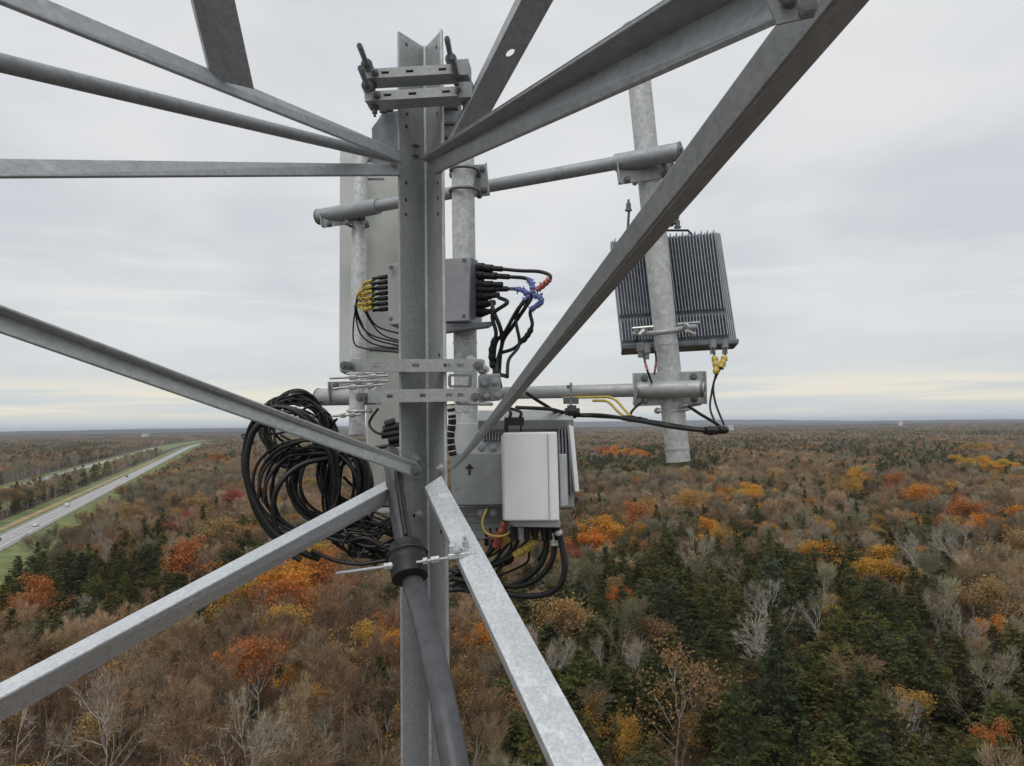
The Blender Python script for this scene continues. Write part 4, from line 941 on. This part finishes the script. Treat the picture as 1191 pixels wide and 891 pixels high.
# grey radio behind the leg
gr_ = thing('remote_radio', 'plain grey radio box hidden partly by the tower leg, black plugs on both ends', 'radio', P(500, 380, 2.2))
a, n = qbox(gr_, 'housing', [(450, 307), (547, 298), (545, 373), (452, 378)], [2.26, 2.20, 2.18, 2.24], .15, 'radio_grey', .004)
qbox(gr_, 'end_cover', [(548, 299), (556, 303), (554, 371), (546, 373)], [2.21, 2.25, 2.23, 2.19], .10, 'radio_dark', .002)
qbox(gr_, 'shelf', [(519, 376), (572, 374), (573, 379), (519, 386)], [2.20, 2.22, 2.22, 2.20], .10, 'radio_dark', .002)
for (x0, y0, x1, y1) in ((556, 311, 584, 313), (556, 320, 592, 322), (556, 331, 584, 331), (556, 337, 590, 336), (556, 346, 580, 343), (556, 355, 575, 352), (556, 364, 572, 362)):
    g = MB(); p, q = P(x0, y0, 2.24), P(x1, y1, 2.20); u_ = (q - p).normalized(); g.tube([p, p + u_ * .02], .0145, 12); g.tube([p + u_ * .02, p + (q - p) * .6], .0115, 12); g.tube([p + (q - p) * .55, q], .0085, 10)
    g.build('connector', M['black'], gr_)
for k in range(7):
    p, q = P(450, 322 + k * 6.2, 2.30), P(434 - (k % 3) * 3, 324 + k * 6.2, 2.33); g = MB(); g.tube([p, p.lerp(q, .5)], .0075, 10); g.tube([p.lerp(q, .5), q], .005, 10); g.build('connector', M['black'], gr_)
JG = 'black jumper cables at the grey radio'
B_, R__ = 'blue', 'red'
cable('jumper from the top plug of the grey radio looping over to a red taped end', [(584, 313, 2.2), (606, 315, 2.18), (628, 316, 2.15), (640, 321, 2.13), (636, 328, 2.13), (624, 338, 2.14)], .0055, ((.70, .98, 'red', 1.6),), JG)
cable('jumper from the second plug of the grey radio turning down through the blue tape', [(592, 322, 2.2), (612, 324, 2.17), (619, 332, 2.15), (618, 346, 2.15), (612, 356, 2.15), (596, 380, 2.18), (584, 400, 2.2), (580, 440, 2.22)], .0058, ((.18, .38, 'blue', 1.5),), JG)
cable('jumper from the middle plug of the grey radio with blue tape near its bend', [(588, 336, 2.2), (606, 337, 2.17), (614, 345, 2.15), (602, 360, 2.15), (588, 385, 2.18), (576, 402, 2.2), (575, 445, 2.22)], .0055, ((.12, .30, 'blue', 1.4),), JG)
cable('jumper from below the blue tape bowing out and returning to the bundle', [(610, 342, 2.16), (626, 345, 2.13), (629, 352, 2.13), (617, 362, 2.14), (619, 378, 2.14), (612, 392, 2.15), (598, 405, 2.17), (584, 410, 2.2)], .0055, ((.10, .42, 'blue', 1.5), (.62, .78, 'black', 1.5)), JG)
cable('jumper dropping in a wide bow to the brace from the blue taped bundle', [(622, 340, 2.15), (610, 350, 2.15), (600, 370, 2.16), (604, 400, 2.16), (592, 418, 2.14), (590, 436, 2.12)], .005, ((.0, .25, 'blue', 1.5),), JG)
cable('jumper from the lowest plugs of the grey radio dropping straight to the bundle', [(572, 350, 2.2), (574, 362, 2.18), (582, 382, 2.18), (584, 400, 2.2), (578, 425, 2.2), (582, 450, 2.15)], .0065, (), JG)
cable('jumper with a thick dark joint hanging beside the leg-side bundle', [(580, 346, 2.2), (590, 352, 2.16), (573, 366, 2.18), (577, 388, 2.18), (572, 410, 2.2), (576, 432, 2.2), (590, 438, 2.1)], .006, ((.55, .8, 'black', 1.7),), JG)
YG = 'thin cables with yellow tape at the left end of the grey radio'
for k, (mx, my, ex, ey) in enumerate(((413, 360, 462, 398), (416, 380, 462, 406), (430, 372, 464, 396), (411, 395, 466, 410), (424, 358, 466, 388), (418, 370, 464, 402))):
    cable(('thin black cable with yellow tape, bowing %s under the left plugs of the grey radio' % ('widest', 'wide', 'tightly', 'lowest', 'highest', 'evenly')[k]),
          [(436, 326 + 6 * k, 2.3), (424, 330 + 6 * k, 2.32), (419 - k % 2 * 4, 345 + 2 * k, 2.34), (mx, my, 2.36), (mx + 14, my + (ey - my) * .7, 2.36), (ex, ey, 2.36), (ex + 20, ey + 2, 2.4)], .0027, ((.05, .17, 'yellow', 1.9 + .3 * (k % 3)), (.20, .31, 'yellow', 1.7 + .2 * (k % 2))), YG)

# --- finned radio on the leaning pipe
fr = thing('remote_radio', 'dark finned radio with a pale right edge mounted behind the leaning pipe', 'radio', P(785, 400, 2.25))
TL, TR, BL, BR = P(710, 281, 2.52), P(831, 271, 2.48), P(723, 402, 2.46), P(847, 395, 2.42)
ex, ey = BR - BL, TL - BL; nz = ex.cross(ey).normalized(); nz = nz if nz.dot(fw) > 0 else -nz
g = MB(); g.hexa([BL, BR, TR, TL], [q + nz * .07 for q in (BL, BR, TR, TL)]); g.build('housing', M['radio_dark'], fr, bevel=.003)
NF = 34; fins = []
for k in range(NF):
    s = (k + .5) / NF
    for lo_, hi_ in ((.03, .23), (.27, .985 + .02 * (k % 2))):
        b0, b1 = BL.lerp(BR, s) + (TL.lerp(TR, s) - BL.lerp(BR, s)) * lo_, BL.lerp(BR, s) + (TL.lerp(TR, s) - BL.lerp(BR, s)) * hi_
        g = MB(); e = ex.normalized() * .0024; g.hexa([b0 - e, b0 + e, b0 + e * .5 - nz * .030, b0 - e * .5 - nz * .030], [b1 - e, b1 + e, b1 + e * .5 - nz * .028, b1 - e * .5 - nz * .028]); g.build('fin', M['radio_fin'] if 'radio_fin' in M else M['radio_grey'], fr)
g = MB(); g.hexa([BR + nz * .0, BR + ex.normalized() * .030 + nz * .02, TR + ex.normalized() * .020 + nz * .02, TR], [BR + nz * .10, BR + ex.normalized() * .030 + nz * .10, TR + ex.normalized() * .020 + nz * .10, TR + nz * .10]); g.build('side_cover', M['radio_light'], fr, bevel=.002)
for k in range(4):
    q0 = BR + ex.normalized() * (.006 + .007 * k) + nz * (.006 + .004 * k); q1 = TR + ex.normalized() * (.004 + .005 * k) + nz * (.006 + .004 * k)
    g = MB(); e = ex.normalized() * .0015; g.hexa([q0 - e, q0 + e, q0 + e - nz * .012, q0 - e - nz * .012], [q1 - e, q1 + e, q1 + e - nz * .012, q1 - e - nz * .012]); g.build('fin', M['radio_light'], fr)
g = MB(); g.hexa([BL - nz * .03, BR + ex.normalized() * .034 - nz * .01, BR + ex.normalized() * .034 + nz * .08, BL + nz * .08], [q - up * .018 for q in (BL - nz * .028, BR + ex.normalized() * .032 - nz * .01, BR + ex.normalized() * .032 + nz * .08, BL + nz * .08)]); g.build('base_tray', M['radio_dark'], fr, bevel=.004)
g = MB(); g.tube([P(775, 268, 2.46), P(800, 268, 2.46), P(805, 273, 2.48)], .004, 8); g.build('handle', M['mark'], fr)
for (x_, y_) in ((829, 398), (843, 398), (745, 402), (752, 404)):
    g = MB(); p = P(x_, y_, 2.42); g.tube([p + up * .01, p - up * .018], .013, 14); g.tube([p - up * .018, p - up * .04], .009, 12); g.build('connector', M['radio_grey'], fr)
cb_ = thing('pipe_clamp', 'clamp of two long bolts holding the finned radio to the leaning pipe', 'clamp', P(770, 388, 2.1))
g = MB(); p0, p1 = P(738, 388, 2.38), P(808, 380, 2.34)
pc = P(773, 384, 2.03)
g.tube(spline([p0, P(750, 388, 2.30), P(765, 387, 2.225), P(780, 385, 2.22), P(794, 382, 2.27), p1], 6), .0085, 10); g.build('strap', M['galv'], cb_, smooth=True)
g = MB(); g.tube([P(740, 383, 2.3), P(740, 386, 2.46)], .006, 8); g.tube([P(736, 382, 2.28), P(760, 380, 2.26)], .0045, 8); g.tube([P(788, 377, 2.26), P(813, 375, 2.3)], .0045, 8); g.tube([P(798, 385, 2.24), P(808, 389, 2.26)], .0065, 8); g.tube([P(744, 390, 2.26), P(750, 384, 2.26)], .008, 6); g.tube([P(796, 378, 2.25), P(801, 381, 2.25)], .009, 6); g.build('bolt', M['zinc'], cb_)
cb2 = thing('pipe_clamp', 'small bolted clamp on the leaning pipe at the top of the finned radio', 'clamp', P(783, 262, 2.1))
g = MB(); g.cbox(P(768, 258, 2.30), rt * .09, up * .022, fw * .05); g.build('clamp_body', M['zinc_dark'], cb2, bevel=.003)
for x_, y_ in ((786, 252), (788, 264), (731, 244)): bolt(P(x_, y_, 2.28), up, .007, .02, cb2)
g = MB(); g.tube([P(729, 285, 2.3), P(732, 238, 2.3)], .004, 8); g.build('threaded_rod', M['zinc_dark'], cb2)
RG = 'thin cables below the finned radio'
cable('yellow taped thin cable under the finned radio, left one of the pair', [(829, 404, 2.24), (831, 415, 2.22), (833, 432, 2.2), (828, 455, 2.2), (826, 475, 2.18), (832, 492, 2.15)], .0033, ((.22, .44, 'yellow', 3.0),), RG)
cable('yellow taped thin cable hanging from the rightmost plug of the finned radio', [(844, 404, 2.24), (843, 415, 2.22), (838, 428, 2.2), (830, 446, 2.2), (832, 468, 2.18), (842, 494, 2.15)], .0033, ((.20, .42, 'yellow', 3.0),), RG)
cable('thin cable with red tape under the left side of the finned radio', [(748, 408, 2.24), (750, 420, 2.22), (754, 434, 2.2), (760, 450, 2.25)], .0035, ((.45, .62, 'red_thin', 1.2),), RG)
cable('thin cable with a red tip against the leaning pipe', [(762, 408, 2.2), (763, 420, 2.2), (761, 436, 2.2)], .0028, ((.6, .9, 'red_thin', 1.2),), RG)

# --- cable run under the lower cross pipe towards the right
CG = 'black cables strung from the brace to below the leaning pipe'
cable('upper black cable strung from the brace past the hanger to below the leaning pipe', [(612, 457, 2.1), (632, 470, 2.15), (655, 482, 2.2), (690, 484, 2.18), (735, 487, 2.12), (775, 493, 2.0), (815, 499, 2.05), (838, 497, 2.1)], .0052, ((.55, .62, 'black', 1.7),), CG)
cable('lower black cable sagging to a taped bunch right of the leaning pipe', [(600, 474, 2.1), (640, 476, 2.15), (664, 482, 2.2), (700, 483, 2.16), (745, 490, 2.02), (785, 497, 1.95), (820, 501, 2.05), (845, 500, 2.1)], .0055, ((.86, .93, 'black', 2.2), (.95, 1.0, 'black', 2.0)), CG)
cable('short black cable running down from the plate to the taped bunch at right', [(800, 472, 2.1), (815, 482, 2.1), (832, 492, 2.1), (842, 500, 2.1)], .0045, (), CG)
cable('short black cable curling under the left corner of the broad plate', [(746, 468, 2.2), (737, 476, 2.2), (734, 484, 2.16), (752, 488, 2.1)], .004, (), CG)
cable('yellow cable arching under the lower cross pipe towards the plate', [(655, 463, 2.35), (690, 462, 2.3), (712, 463, 2.2), (726, 476, 2.16), (738, 490, 2.12)], .0042, (), 'yellow cables under the lower cross pipe', mat='yellow')
cable('second yellow cable arching just inside the first under the lower cross pipe', [(690, 466, 2.3), (706, 467, 2.22), (718, 478, 2.18), (732, 490, 2.12)], .0042, (), 'yellow cables under the lower cross pipe', mat='yellow')
hg = thing('cable_hanger', 'small clamp hanger with black grommet under the lower cross pipe', 'hanger', P(664, 482, 2.2))
g = MB(); g.tube([P(664, 446, 2.28), P(664, 476, 2.2)], .004, 8); g.cbox(P(664, 466, 2.24), rt * .045, up * .02, fw * .03); g.tube([P(662, 448, 2.3), P(662, 452, 2.3)], .008, 8); g.build('clamp_body', M['zinc_dark'], hg)
g = MB(); g.tube([P(657, 480, 2.19), P(674, 480, 2.19)], .014, 14); g.tube([P(660, 479, 2.19), P(670, 479, 2.19)], .020, 14); g.build('grommet', M['black'], hg)

# --- white box and the light radio behind it, right of the leg
wb = thing('equipment_cover', 'white plastic equipment box with rounded edges and a dark underside right of the leg', 'box', P(620, 613, 1.95))
qbox(wb, 'housing', [(585, 503), (648, 502), (651, 606), (587, 606)], [1.97, 1.98, 1.94, 1.93], .10, 'white_box', .005)
a, n = qbox(wb, 'side_seam', [(636.2, 505), (637.4, 505), (639.4, 604), (638.2, 604)], [1.9685, 1.9685, 1.929, 1.929], .0002, 'radio_grey', 0, .0005)
qbox(wb, 'base', [(594, 606), (652, 606), (652, 614), (597, 613)], [1.945, 1.945, 1.945, 1.945], .08, 'radio_grey', .003)
lr = thing('remote_radio', 'light grey finned radio with an arrow on its cover plate, behind the white box', 'radio', P(600, 620, 2.1))
qbox(lr, 'housing', [(528, 492), (662, 490), (668, 590), (528, 596)], [2.22, 2.22, 2.16, 2.16], .12, 'radio_light', .004)
qbox(lr, 'cover_plate', [(524, 527), (588, 527), (589, 587), (525, 588)], [2.10, 2.10, 2.07, 2.07], .05, 'radio_plate', .003)
qbox(lr, 'lower_panel', [(528, 590), (592, 589), (596, 626), (530, 628)], [2.12, 2.12, 2.10, 2.10], .05, 'radio_plate', .003)
qbox(lr, 'side_flange', [(662, 494), (667, 496), (674, 572), (669, 572)], [2.14, 2.14, 2.10, 2.10], .14, 'white_box', .002)
qbox(lr, 'side_box', [(650, 528), (659, 528), (661, 588), (652, 590)], [2.0, 2.0, 1.98, 1.98], .05, 'radio_light', .003)
for k in range(9):
    x_ = 562 + k * 3.4 if k < 8 else 590; qbox(lr, 'fin', [(x_, 502), (x_ + 1.2, 502), (x_ + 1.2, 512), (x_, 512)], [2.19, 2.19, 2.185, 2.185], .04, 'radio_grey', 0)
for k in range(4):
    x_ = 649 + k * 3.8; qbox(lr, 'fin', [(x_, 499), (x_ + 1.6, 499), (x_ + 4.6, 574), (x_ + 3.0, 574)], [2.17, 2.17, 2.12, 2.12], .04, 'radio_dark', 0)
qbox(lr, 'top_flange', [(556, 489), (667, 488), (667, 499), (556, 500)], [2.16, 2.16, 2.18, 2.18], .05, 'radio_light', .002)
for x_, y_ in ((560, 521), (574, 521), (532, 600), (560, 597), (574, 597), (532, 566)): bolt(P(x_, y_, 2.09 if y_ > 530 else 2.17), -fw, .008, .008, lr, 'radio_grey')
g = MB(); c = P(546, 546, 2.088)
g.cbox(c - up * .006, rt * .006, up * .022, fw * .002); g.add([c + up * .016, c + up * .002 - rt * .013, c + up * .002 + rt * .013], [(0, 1, 2)])
g.add([c + up * .006 - rt * .012, c + up * .006 + rt * .012, c + up * .001], [(0, 2, 1)]); g.build('arrow_mark', M['mark'], lr)
for (y_) in (598, 606, 614, 622): qbox(lr, 'panel_groove', [(531, y_), (592, y_ - .5), (592, y_ + 1), (531, y_ + 1.5)], [2.104] * 4, .004, 'radio_grey', 0, .001)
for x_, y_ in ((455, 311), (455, 371), (540, 303), (540, 368)): bolt(P(x_, y_, 2.24 if x_ < 500 else 2.185), -fw, .0045, .002, gr_, 'zinc_dark', 'screw')
for x_, mt_ in ((597, 'black'), (606, 'radio_grey'), (613, 'black'), (623, 'black'), (633, 'black'), (640, 'black'), (647, 'black')):
    g = MB(); q_ = P(x_, 613, 1.985); g.tube([q_, q_ - up * .014], .0098, 12); g.tube([q_ - up * .014, q_ - up * .034], .0075, 10); g.build('connector', M[mt_], wb)
for x_, y_, mt_ in ((540, 622, 'black'), (552, 622, 'radio_grey'), (566, 620, 'black'), (580, 618, 'red')):
    g = MB(); q_ = P(x_, y_, 2.11); g.tube([q_, q_ - up * .016], .0095, 12); g.tube([q_ - up * .016, q_ - up * .036], .007, 10); g.build('connector', M[mt_], lr)
# clip of cables on top of the white box
tc_ = thing('cable_clip', 'black cable clip standing on top of the light radio above the white box', 'clip', P(598, 500, 2.05))
g = MB(); g.cbox(P(598, 490, 2.05), rt * .055, up * .022, fw * .04); g.cbox(P(589, 498, 2.05), rt * .012, up * .03, fw * .02); g.cbox(P(606, 497, 2.05), rt * .006, up * .022, fw * .02); g.build('clip_body', M['black'], tc_, bevel=.002)
g = MB(); g.tube(spline([P(592, 488, 2.04), P(594, 480, 2.04), P(590, 474, 2.1)], 6), .0045, 8); g.tube(spline([P(604, 488, 2.04), P(606, 480, 2.04), P(597, 476, 2.1), P(588, 474, 2.1)], 6), .0045, 8); g.build('cable_loop', M['black'], tc_)
cable('black and white checked cable hanging between the leg and the vertical pipe', [(524, 470, 2.0), (526, 490, 2.0), (524, 510, 2.0), (527, 530, 2.0)], .011, tuple((.04 + .12 * k, .09 + .12 * k, 'white_tape', 1.06) for k in range(8)))

# plugs and cables under the white box
UG = 'cables looping beneath the white box'
for k, (lab, pts, r, wr) in enumerate((
    ('thick black cable dropping from the right of the white box, curling back left', [(648, 614, 1.97), (653, 632, 1.97), (657, 660, 1.96), (650, 682, 1.96), (630, 692, 1.98), (596, 692, 2.0), (560, 680, 2.05), (526, 672, 2.1)], .0085, ((.02, .08, 'white_tape', 1.1),)),
    ('black cable with a white sleeve dropping from the white box', [(640, 614, 1.99), (645, 634, 1.99), (640, 656, 1.99), (624, 674, 2.0), (600, 682, 2.03), (566, 678, 2.06), (530, 676, 2.1)], .0080, ((.03, .17, 'white_tape', 1.3),)),
    ('black cable inside the curl below the white box', [(634, 614, 2.0), (636, 636, 2.0), (628, 658, 2.0), (610, 674, 2.02), (590, 682, 2.05), (560, 684, 2.08), (528, 686, 2.1)], .0075, ()),
    ('black cable with yellow tape wound under the white box', [(622, 614, 2.0), (622, 628, 2.0), (612, 638, 2.01), (590, 650, 2.03), (570, 660, 2.06), (545, 668, 2.08), (526, 664, 2.1)], .006, ((.12, .45, 'yellow', 1.9),)),
    ('black cable with red tape under the left end of the white box', [(588, 605, 2.02), (582, 622, 2.02), (576, 636, 2.04), (560, 650, 2.06), (540, 662, 2.1), (524, 670, 2.12)], .006, ((.03, .42, 'red', 1.7),)),
    ('red tipped cable in the middle under the white box', [(604, 614, 2.0), (603, 626, 2.0), (596, 640, 2.02), (578, 654, 2.05), (552, 664, 2.08), (526, 682, 2.1)], .0055, ((.04, .16, 'red', 2.0),)),
    ('short red cable behind the sleeves under the white box', [(629, 614, 2.03), (634, 626, 2.03), (633, 640, 2.04), (626, 652, 2.05)], .0055, ((.1, .6, 'red', 1.3),)),
    ('black cable with orange-yellow band close to the leg under the white box', [(598, 610, 2.04), (590, 628, 2.04), (572, 640, 2.06), (556, 656, 2.08), (528, 660, 2.12)], .006, ((.2, .35, 'yellow', 1.6),)),
)): cable(lab, pts, r, wr, UG)
rk = random.Random(5)
for k in range(8):
    x_ = 570 + 8 * k; cable('thin jumper tail in the busy cluster of plugs under the white box', [(x_, 614, 2.06), (x_ + rk.uniform(-6, 6), 628, 2.05), (x_ + rk.uniform(-14, 2), 642, 2.05), (x_ - 22 + rk.uniform(-8, 8), 655, 2.06), (x_ - 46, 664 + rk.uniform(-6, 8), 2.1)], .0036, ((.12, .26, ('red', 'yellow', 'black', 'yellow')[k % 4], 1.9),), 'jumper tails under the white box')
cable('thin yellow cable curving below the light radio to the red taped plug', [(566, 592, 2.06), (561, 608, 2.04), (566, 620, 2.02), (580, 624, 2.0), (592, 620, 2.0), (597, 612, 2.0)], .0035, (), None, mat='yellow')
for k in range(5):
    cable('black cable crossing low behind the lower right brace, row %s from the top' % ('one', 'two', 'three', 'four', 'five')[k], [(520, 664 + 6 * k, 2.1), (532, 662 + 6 * k, 2.1), (548, 664 + 6 * k, 2.08), (566, 670 + 4 * k, 2.06)], .0055, (), 'cables crossing behind the lower right brace')

# --- coils of spare cable hanging left of the leg
def coil(label, cx, cy, rx, ry, d, turns, r, tilt=0.0, jit=.04, seed=1, gap=0.0):
    rr = random.Random(seed); root = thing('cable_coil', label, 'cable coil', P(cx, cy + ry, d), 'coils of spare black cable left of the leg'); g = MB(); n = 40
    for k in range(turns):
        sx, sy = 1 + rr.gauss(0, jit), 1 + rr.gauss(0, jit); ox, oy = rr.gauss(0, 2.2), rr.gauss(0, 2.2); dd = d + (k - turns / 2) * r * 1.5; ph = rr.uniform(0, 6.28); pts = []
        for i in range(n + 1):
            a = 2 * math.pi * i / n; wob = 1 + .035 * math.sin(2 * a + ph) + .02 * math.sin(3 * a + ph * 2)
            x_, y_ = rx * sx * wob * math.cos(a), ry * sy * wob * math.sin(a)
            pts.append(P(cx + ox + x_ * math.cos(tilt) - y_ * math.sin(tilt), cy + oy + x_ * math.sin(tilt) + y_ * math.cos(tilt), dd + .03 * math.cos(a + ph)))
        g.tube(pts, r, 8, cap=False)
    g.build('loops', M['black'], root, smooth=True)
    for a in (1.0, 3.9):
        q = P(cx + rx * math.cos(a) * math.cos(tilt) - ry * math.sin(a) * math.sin(tilt), cy + rx * math.cos(a) * math.sin(tilt) + ry * math.sin(a) * math.cos(tilt), d); g = MB()
        c_ = P(cx, cy, d); u_ = (q - c_).normalized(); w_ = u_.cross(fw).normalized()
        ring = [q + u_ * .022 * math.cos(b) + fw * (.012 + r * turns * .8) * math.sin(b) for b in [2 * math.pi * i / 14 for i in range(15)]]; g.tube(ring, .0028, 6); g.build('cable_tie', M['mark'], root)
    return root
coil('innermost tight cable coil beside the antenna bottom', 384, 562, 40, 44, 2.35, 10, .0050, .2, .10, 1)
coil('wide open cable coil around the tight one', 366, 566, 52, 58, 2.30, 5, .0052, .1, .12, 2)
coil('largest cable loop reaching farthest left under the brace', 338, 552, 52, 76, 2.25, 3, .0062, -.25, .05, 3)
coil('upper bundle of fine cable turns above the left mid brace', 344, 500, 36, 33, 2.4, 18, .0040, .25, .17, 4)
coil('narrow upright coil between the tight coil and the antenna', 404, 566, 20, 48, 2.38, 13, .0045, .05, .18, 5)
coil('flattened coil hanging below the lower left brace', 424, 622, 46, 18, 2.3, 12, .0038, .25, .26, 6)
coil('small dark coil packed into the right side of the tight coil', 402, 556, 26, 34, 2.42, 10, .0046, -.3, .18, 7)
CC = 'loose black cables left of the leg'
for lab, pts, r in (
    ('thick black cable sweeping round the far left of the coils', [(318, 487, 2.2), (296, 500, 2.2), (286, 540, 2.2), (294, 580, 2.2), (316, 616, 2.2), (346, 640, 2.2), (372, 650, 2.22)], .0105),
    ('black cable arching from the far left sweep over to the coils', [(300, 580, 2.22), (306, 548, 2.24), (330, 525, 2.28), (360, 524, 2.3), (400, 532, 2.35)], .006),
    ('black cable doubling the arch just below it', [(306, 585, 2.22), (312, 556, 2.24), (334, 532, 2.28), (362, 528, 2.3)], .006),
    ('thick black cable making the left half of the wide coil', [(392, 532, 2.28), (352, 540, 2.24), (324, 565, 2.2), (318, 600, 2.2), (330, 636, 2.2), (350, 652, 2.2)], .0085),
    ('black cable running from the coils behind the leg at brace height', [(352, 528, 2.3), (390, 527, 2.3), (430, 522, 2.3), (470, 516, 2.3)], .0065),
    ('black cable dipping from the coils to the leg beside the antenna', [(400, 555, 2.4), (412, 566, 2.45), (432, 572, 2.5), (462, 566, 2.4)], .005),
    ('black cable hanging in a loop beside the cable conduit', [(460, 588, 2.3), (440, 590, 2.3), (429, 606, 2.3), (430, 624, 2.3)], .005),
    ('knotted black cable trailing along to the conduit clamp', [(372, 622, 2.25), (400, 630, 2.22), (425, 626, 2.2), (455, 640, 2.2), (478, 628, 2.2)], .0065),
    ('black cable sagging lowest under the lower left brace', [(362, 640, 2.2), (390, 652, 2.2), (420, 656, 2.2), (455, 652, 2.2), (480, 662, 2.2)], .006),
    ('crossed black cable in the tangle left of the conduit clamp', [(398, 612, 2.25), (410, 628, 2.22), (430, 636, 2.2), (450, 630, 2.2), (470, 618, 2.2)], .005),
    ('black cable looping from the bracket down to the coils beside the antenna', [(440, 475, 2.5), (432, 486, 2.5), (430, 495, 2.5), (440, 504, 2.45), (462, 506, 2.4)], .0045),
): cable(lab, pts, r, (), CC)
rk = random.Random(77)
for k in range(14):
    x_, y_ = 395 + rk.uniform(0, 50), 606 + rk.uniform(0, 30); pts = [(x_, y_, 2.25 + rk.uniform(-.05, .05))]
    for j in range(5): x_ = min(486, max(385, x_ + rk.uniform(-14, 30))); y_ = min(648, max(600, y_ + rk.uniform(-17, 17))); pts.append((x_, y_, 2.25 + rk.uniform(-.06, .06)))
    cable('thin black cable snarled in the knot left of the conduit clamp', pts, .0036, (), 'snarled cables left of the conduit clamp')
for k in range(9):
    x_, y_ = 300 + rk.uniform(0, 30), 474 + rk.uniform(0, 40); pts = [(x_, y_, 2.36)]
    for j in range(4): x_ += rk.uniform(8, 26); y_ += rk.uniform(-16, 18); pts.append((min(x_, 392), max(468, min(y_, 535)), 2.36 + rk.uniform(-.05, .05)))
    cable('thin black cable crossing through the bundle over the left mid brace', pts, .0038, (), 'cables in the bundle over the left mid brace')
cn = thing('cable_connectors', 'cluster of black plugs beside the leg above the left mid brace', 'connector', P(452, 506, 2.3))
for k, (x0, y0, x1, y1) in enumerate(((446, 500, 470, 494), (444, 506, 470, 502), (452, 512, 472, 508), (448, 494, 460, 490))): g = MB(); g.tube([P(x0, y0, 2.3), P(x1, y1, 2.3)], .013, 10); g.build('plug', M['black'], cn)

# --- trunk conduit, its clamp and the threaded rod
tk_ = thing('cable_conduit', 'thick dark cable conduit coming up from the bottom edge and along the leg', 'conduit', P(531, 900, 1.02))
pp = spline([P(534, 915, 1.02), P(515, 815, 1.12), P(497, 735, 1.27), P(482, 685, 1.42), P(474, 655, 1.48)], 10); g = MB()
g.tube(pp, .0205, 24); g.build('lower_run', M['conduit'], tk_, smooth=True)
pp = spline([P(474, 655, 1.48), P(468, 620, 1.53), P(462, 585, 1.57), P(457, 543, 1.62), P(455, 528, 1.70)], 10); g = MB(); g.tube(pp, [.0185 + .0006 * math.sin(i * 1.3) for i in range(len(pp))], 22); g.build('upper_run', M['conduit'], tk_, smooth=True)
g = MB(); g.tube(spline([P(461, 545, 1.585), P(466, 585, 1.54), P(472, 622, 1.50)], 8), .005, 8); g.build('side_cable', M['black'], tk_, smooth=True)
kc = thing('conduit_clamp', 'black rubber clamp boot around the conduit in front of the leg', 'clamp', P(475, 680, 1.45))
g = MB(); u_ = (P(472, 632, 1.5) - P(478, 678, 1.44)).normalized(); c0 = P(477, 674, 1.44)
g.tube([c0, c0 + u_ * .004, c0 + u_ * .030, c0 + u_ * .034, c0 + u_ * .050, c0 + u_ * .056, c0 + u_ * .078, c0 + u_ * .082], [.030, .036, .037, .039, .039, .034, .033, .025], 28); g.build('boot', M['black_boot'], kc, smooth=True)
g = MB(); c1 = c0 + u_ * .053; w_ = u_.orthogonal().normalized(); v_ = u_.cross(w_); g.tube([c1 + w_ * .041 * math.cos(a) + v_ * .041 * math.sin(a) for a in [2 * math.pi * i / 24 for i in range(25)]], .0022, 6); g.build('strap', M['mark'], kc)
rdr = thing('threaded_rod', 'bright threaded rod passing through the conduit clamp to the lower right brace', 'threaded rod', P(392, 666, 1.46))
g = MB(); a_, b_ = P(391, 667, 1.45), P(556, 644, 1.42); n = 90; g.tube([a_.lerp(b_, i / n) for i in range(n + 1)], [.0032 * (1 if i % 2 else .8) for i in range(n + 1)], 8); g.build('rod', M['galv_new'], rdr)
for t_ in (.36, .39, .635, .69, .72):
    c_ = a_.lerp(b_, t_); w_ = (b_ - a_).normalized(); g = MB(); g.tube([c_ - w_ * .004, c_ + w_ * .004], .0072, 6); g.build('nut', M['galv_new'], rdr)
bc = thing('beam_clamp', 'bright steel beam clamp hooked over the lower right brace', 'clamp', P(540, 648, 1.38))
g = MB(); X = (P(556, 644, 1.38) - P(522, 648, 1.38)).normalized(); Y = (up - X * up.dot(X)).normalized()
g.cbox(P(538, 644, 1.385), X * .052, Y * .010, fw * .035); g.cbox(P(527, 640, 1.385), X * .012, Y * .026, fw * .030); g.cbox(P(540, 636, 1.40), X * .034, Y * .006, fw * .030)
g.build('clamp_body', M['galv_new'], bc, bevel=.002)
bolt(P(541, 636, 1.385), up - fw * .5, .006, .016, bc, 'galv_new'); bolt(P(531, 640, 1.37), -fw, .005, .006, bc, 'galv_new')

# =================================================================== AIR
m = bpy.data.materials.new('haze_air'); m.use_nodes = True; t = m.node_tree; t.nodes.clear()
o_ = t.nodes.new('ShaderNodeOutputMaterial'); v = t.nodes.new('ShaderNodeVolumePrincipled'); v.inputs['Color'].default_value = (0.80, 0.88, 1.0, 1); v.inputs['Density'].default_value = 0.00006
t.links.new(v.outputs[0], o_.inputs['Volume'])
g = MB(); g.obox(Vector((-25500, -2600, -1.5)), Vector((51000, 0, 0)), Vector((0, 27500, 0)), Vector((0, 0, 122)))
o = g.build('haze', m, origin=Vector((0, 0, 0))); tag(o, 'thin pale haze in the air over the forest', 'haze', kind='stuff')
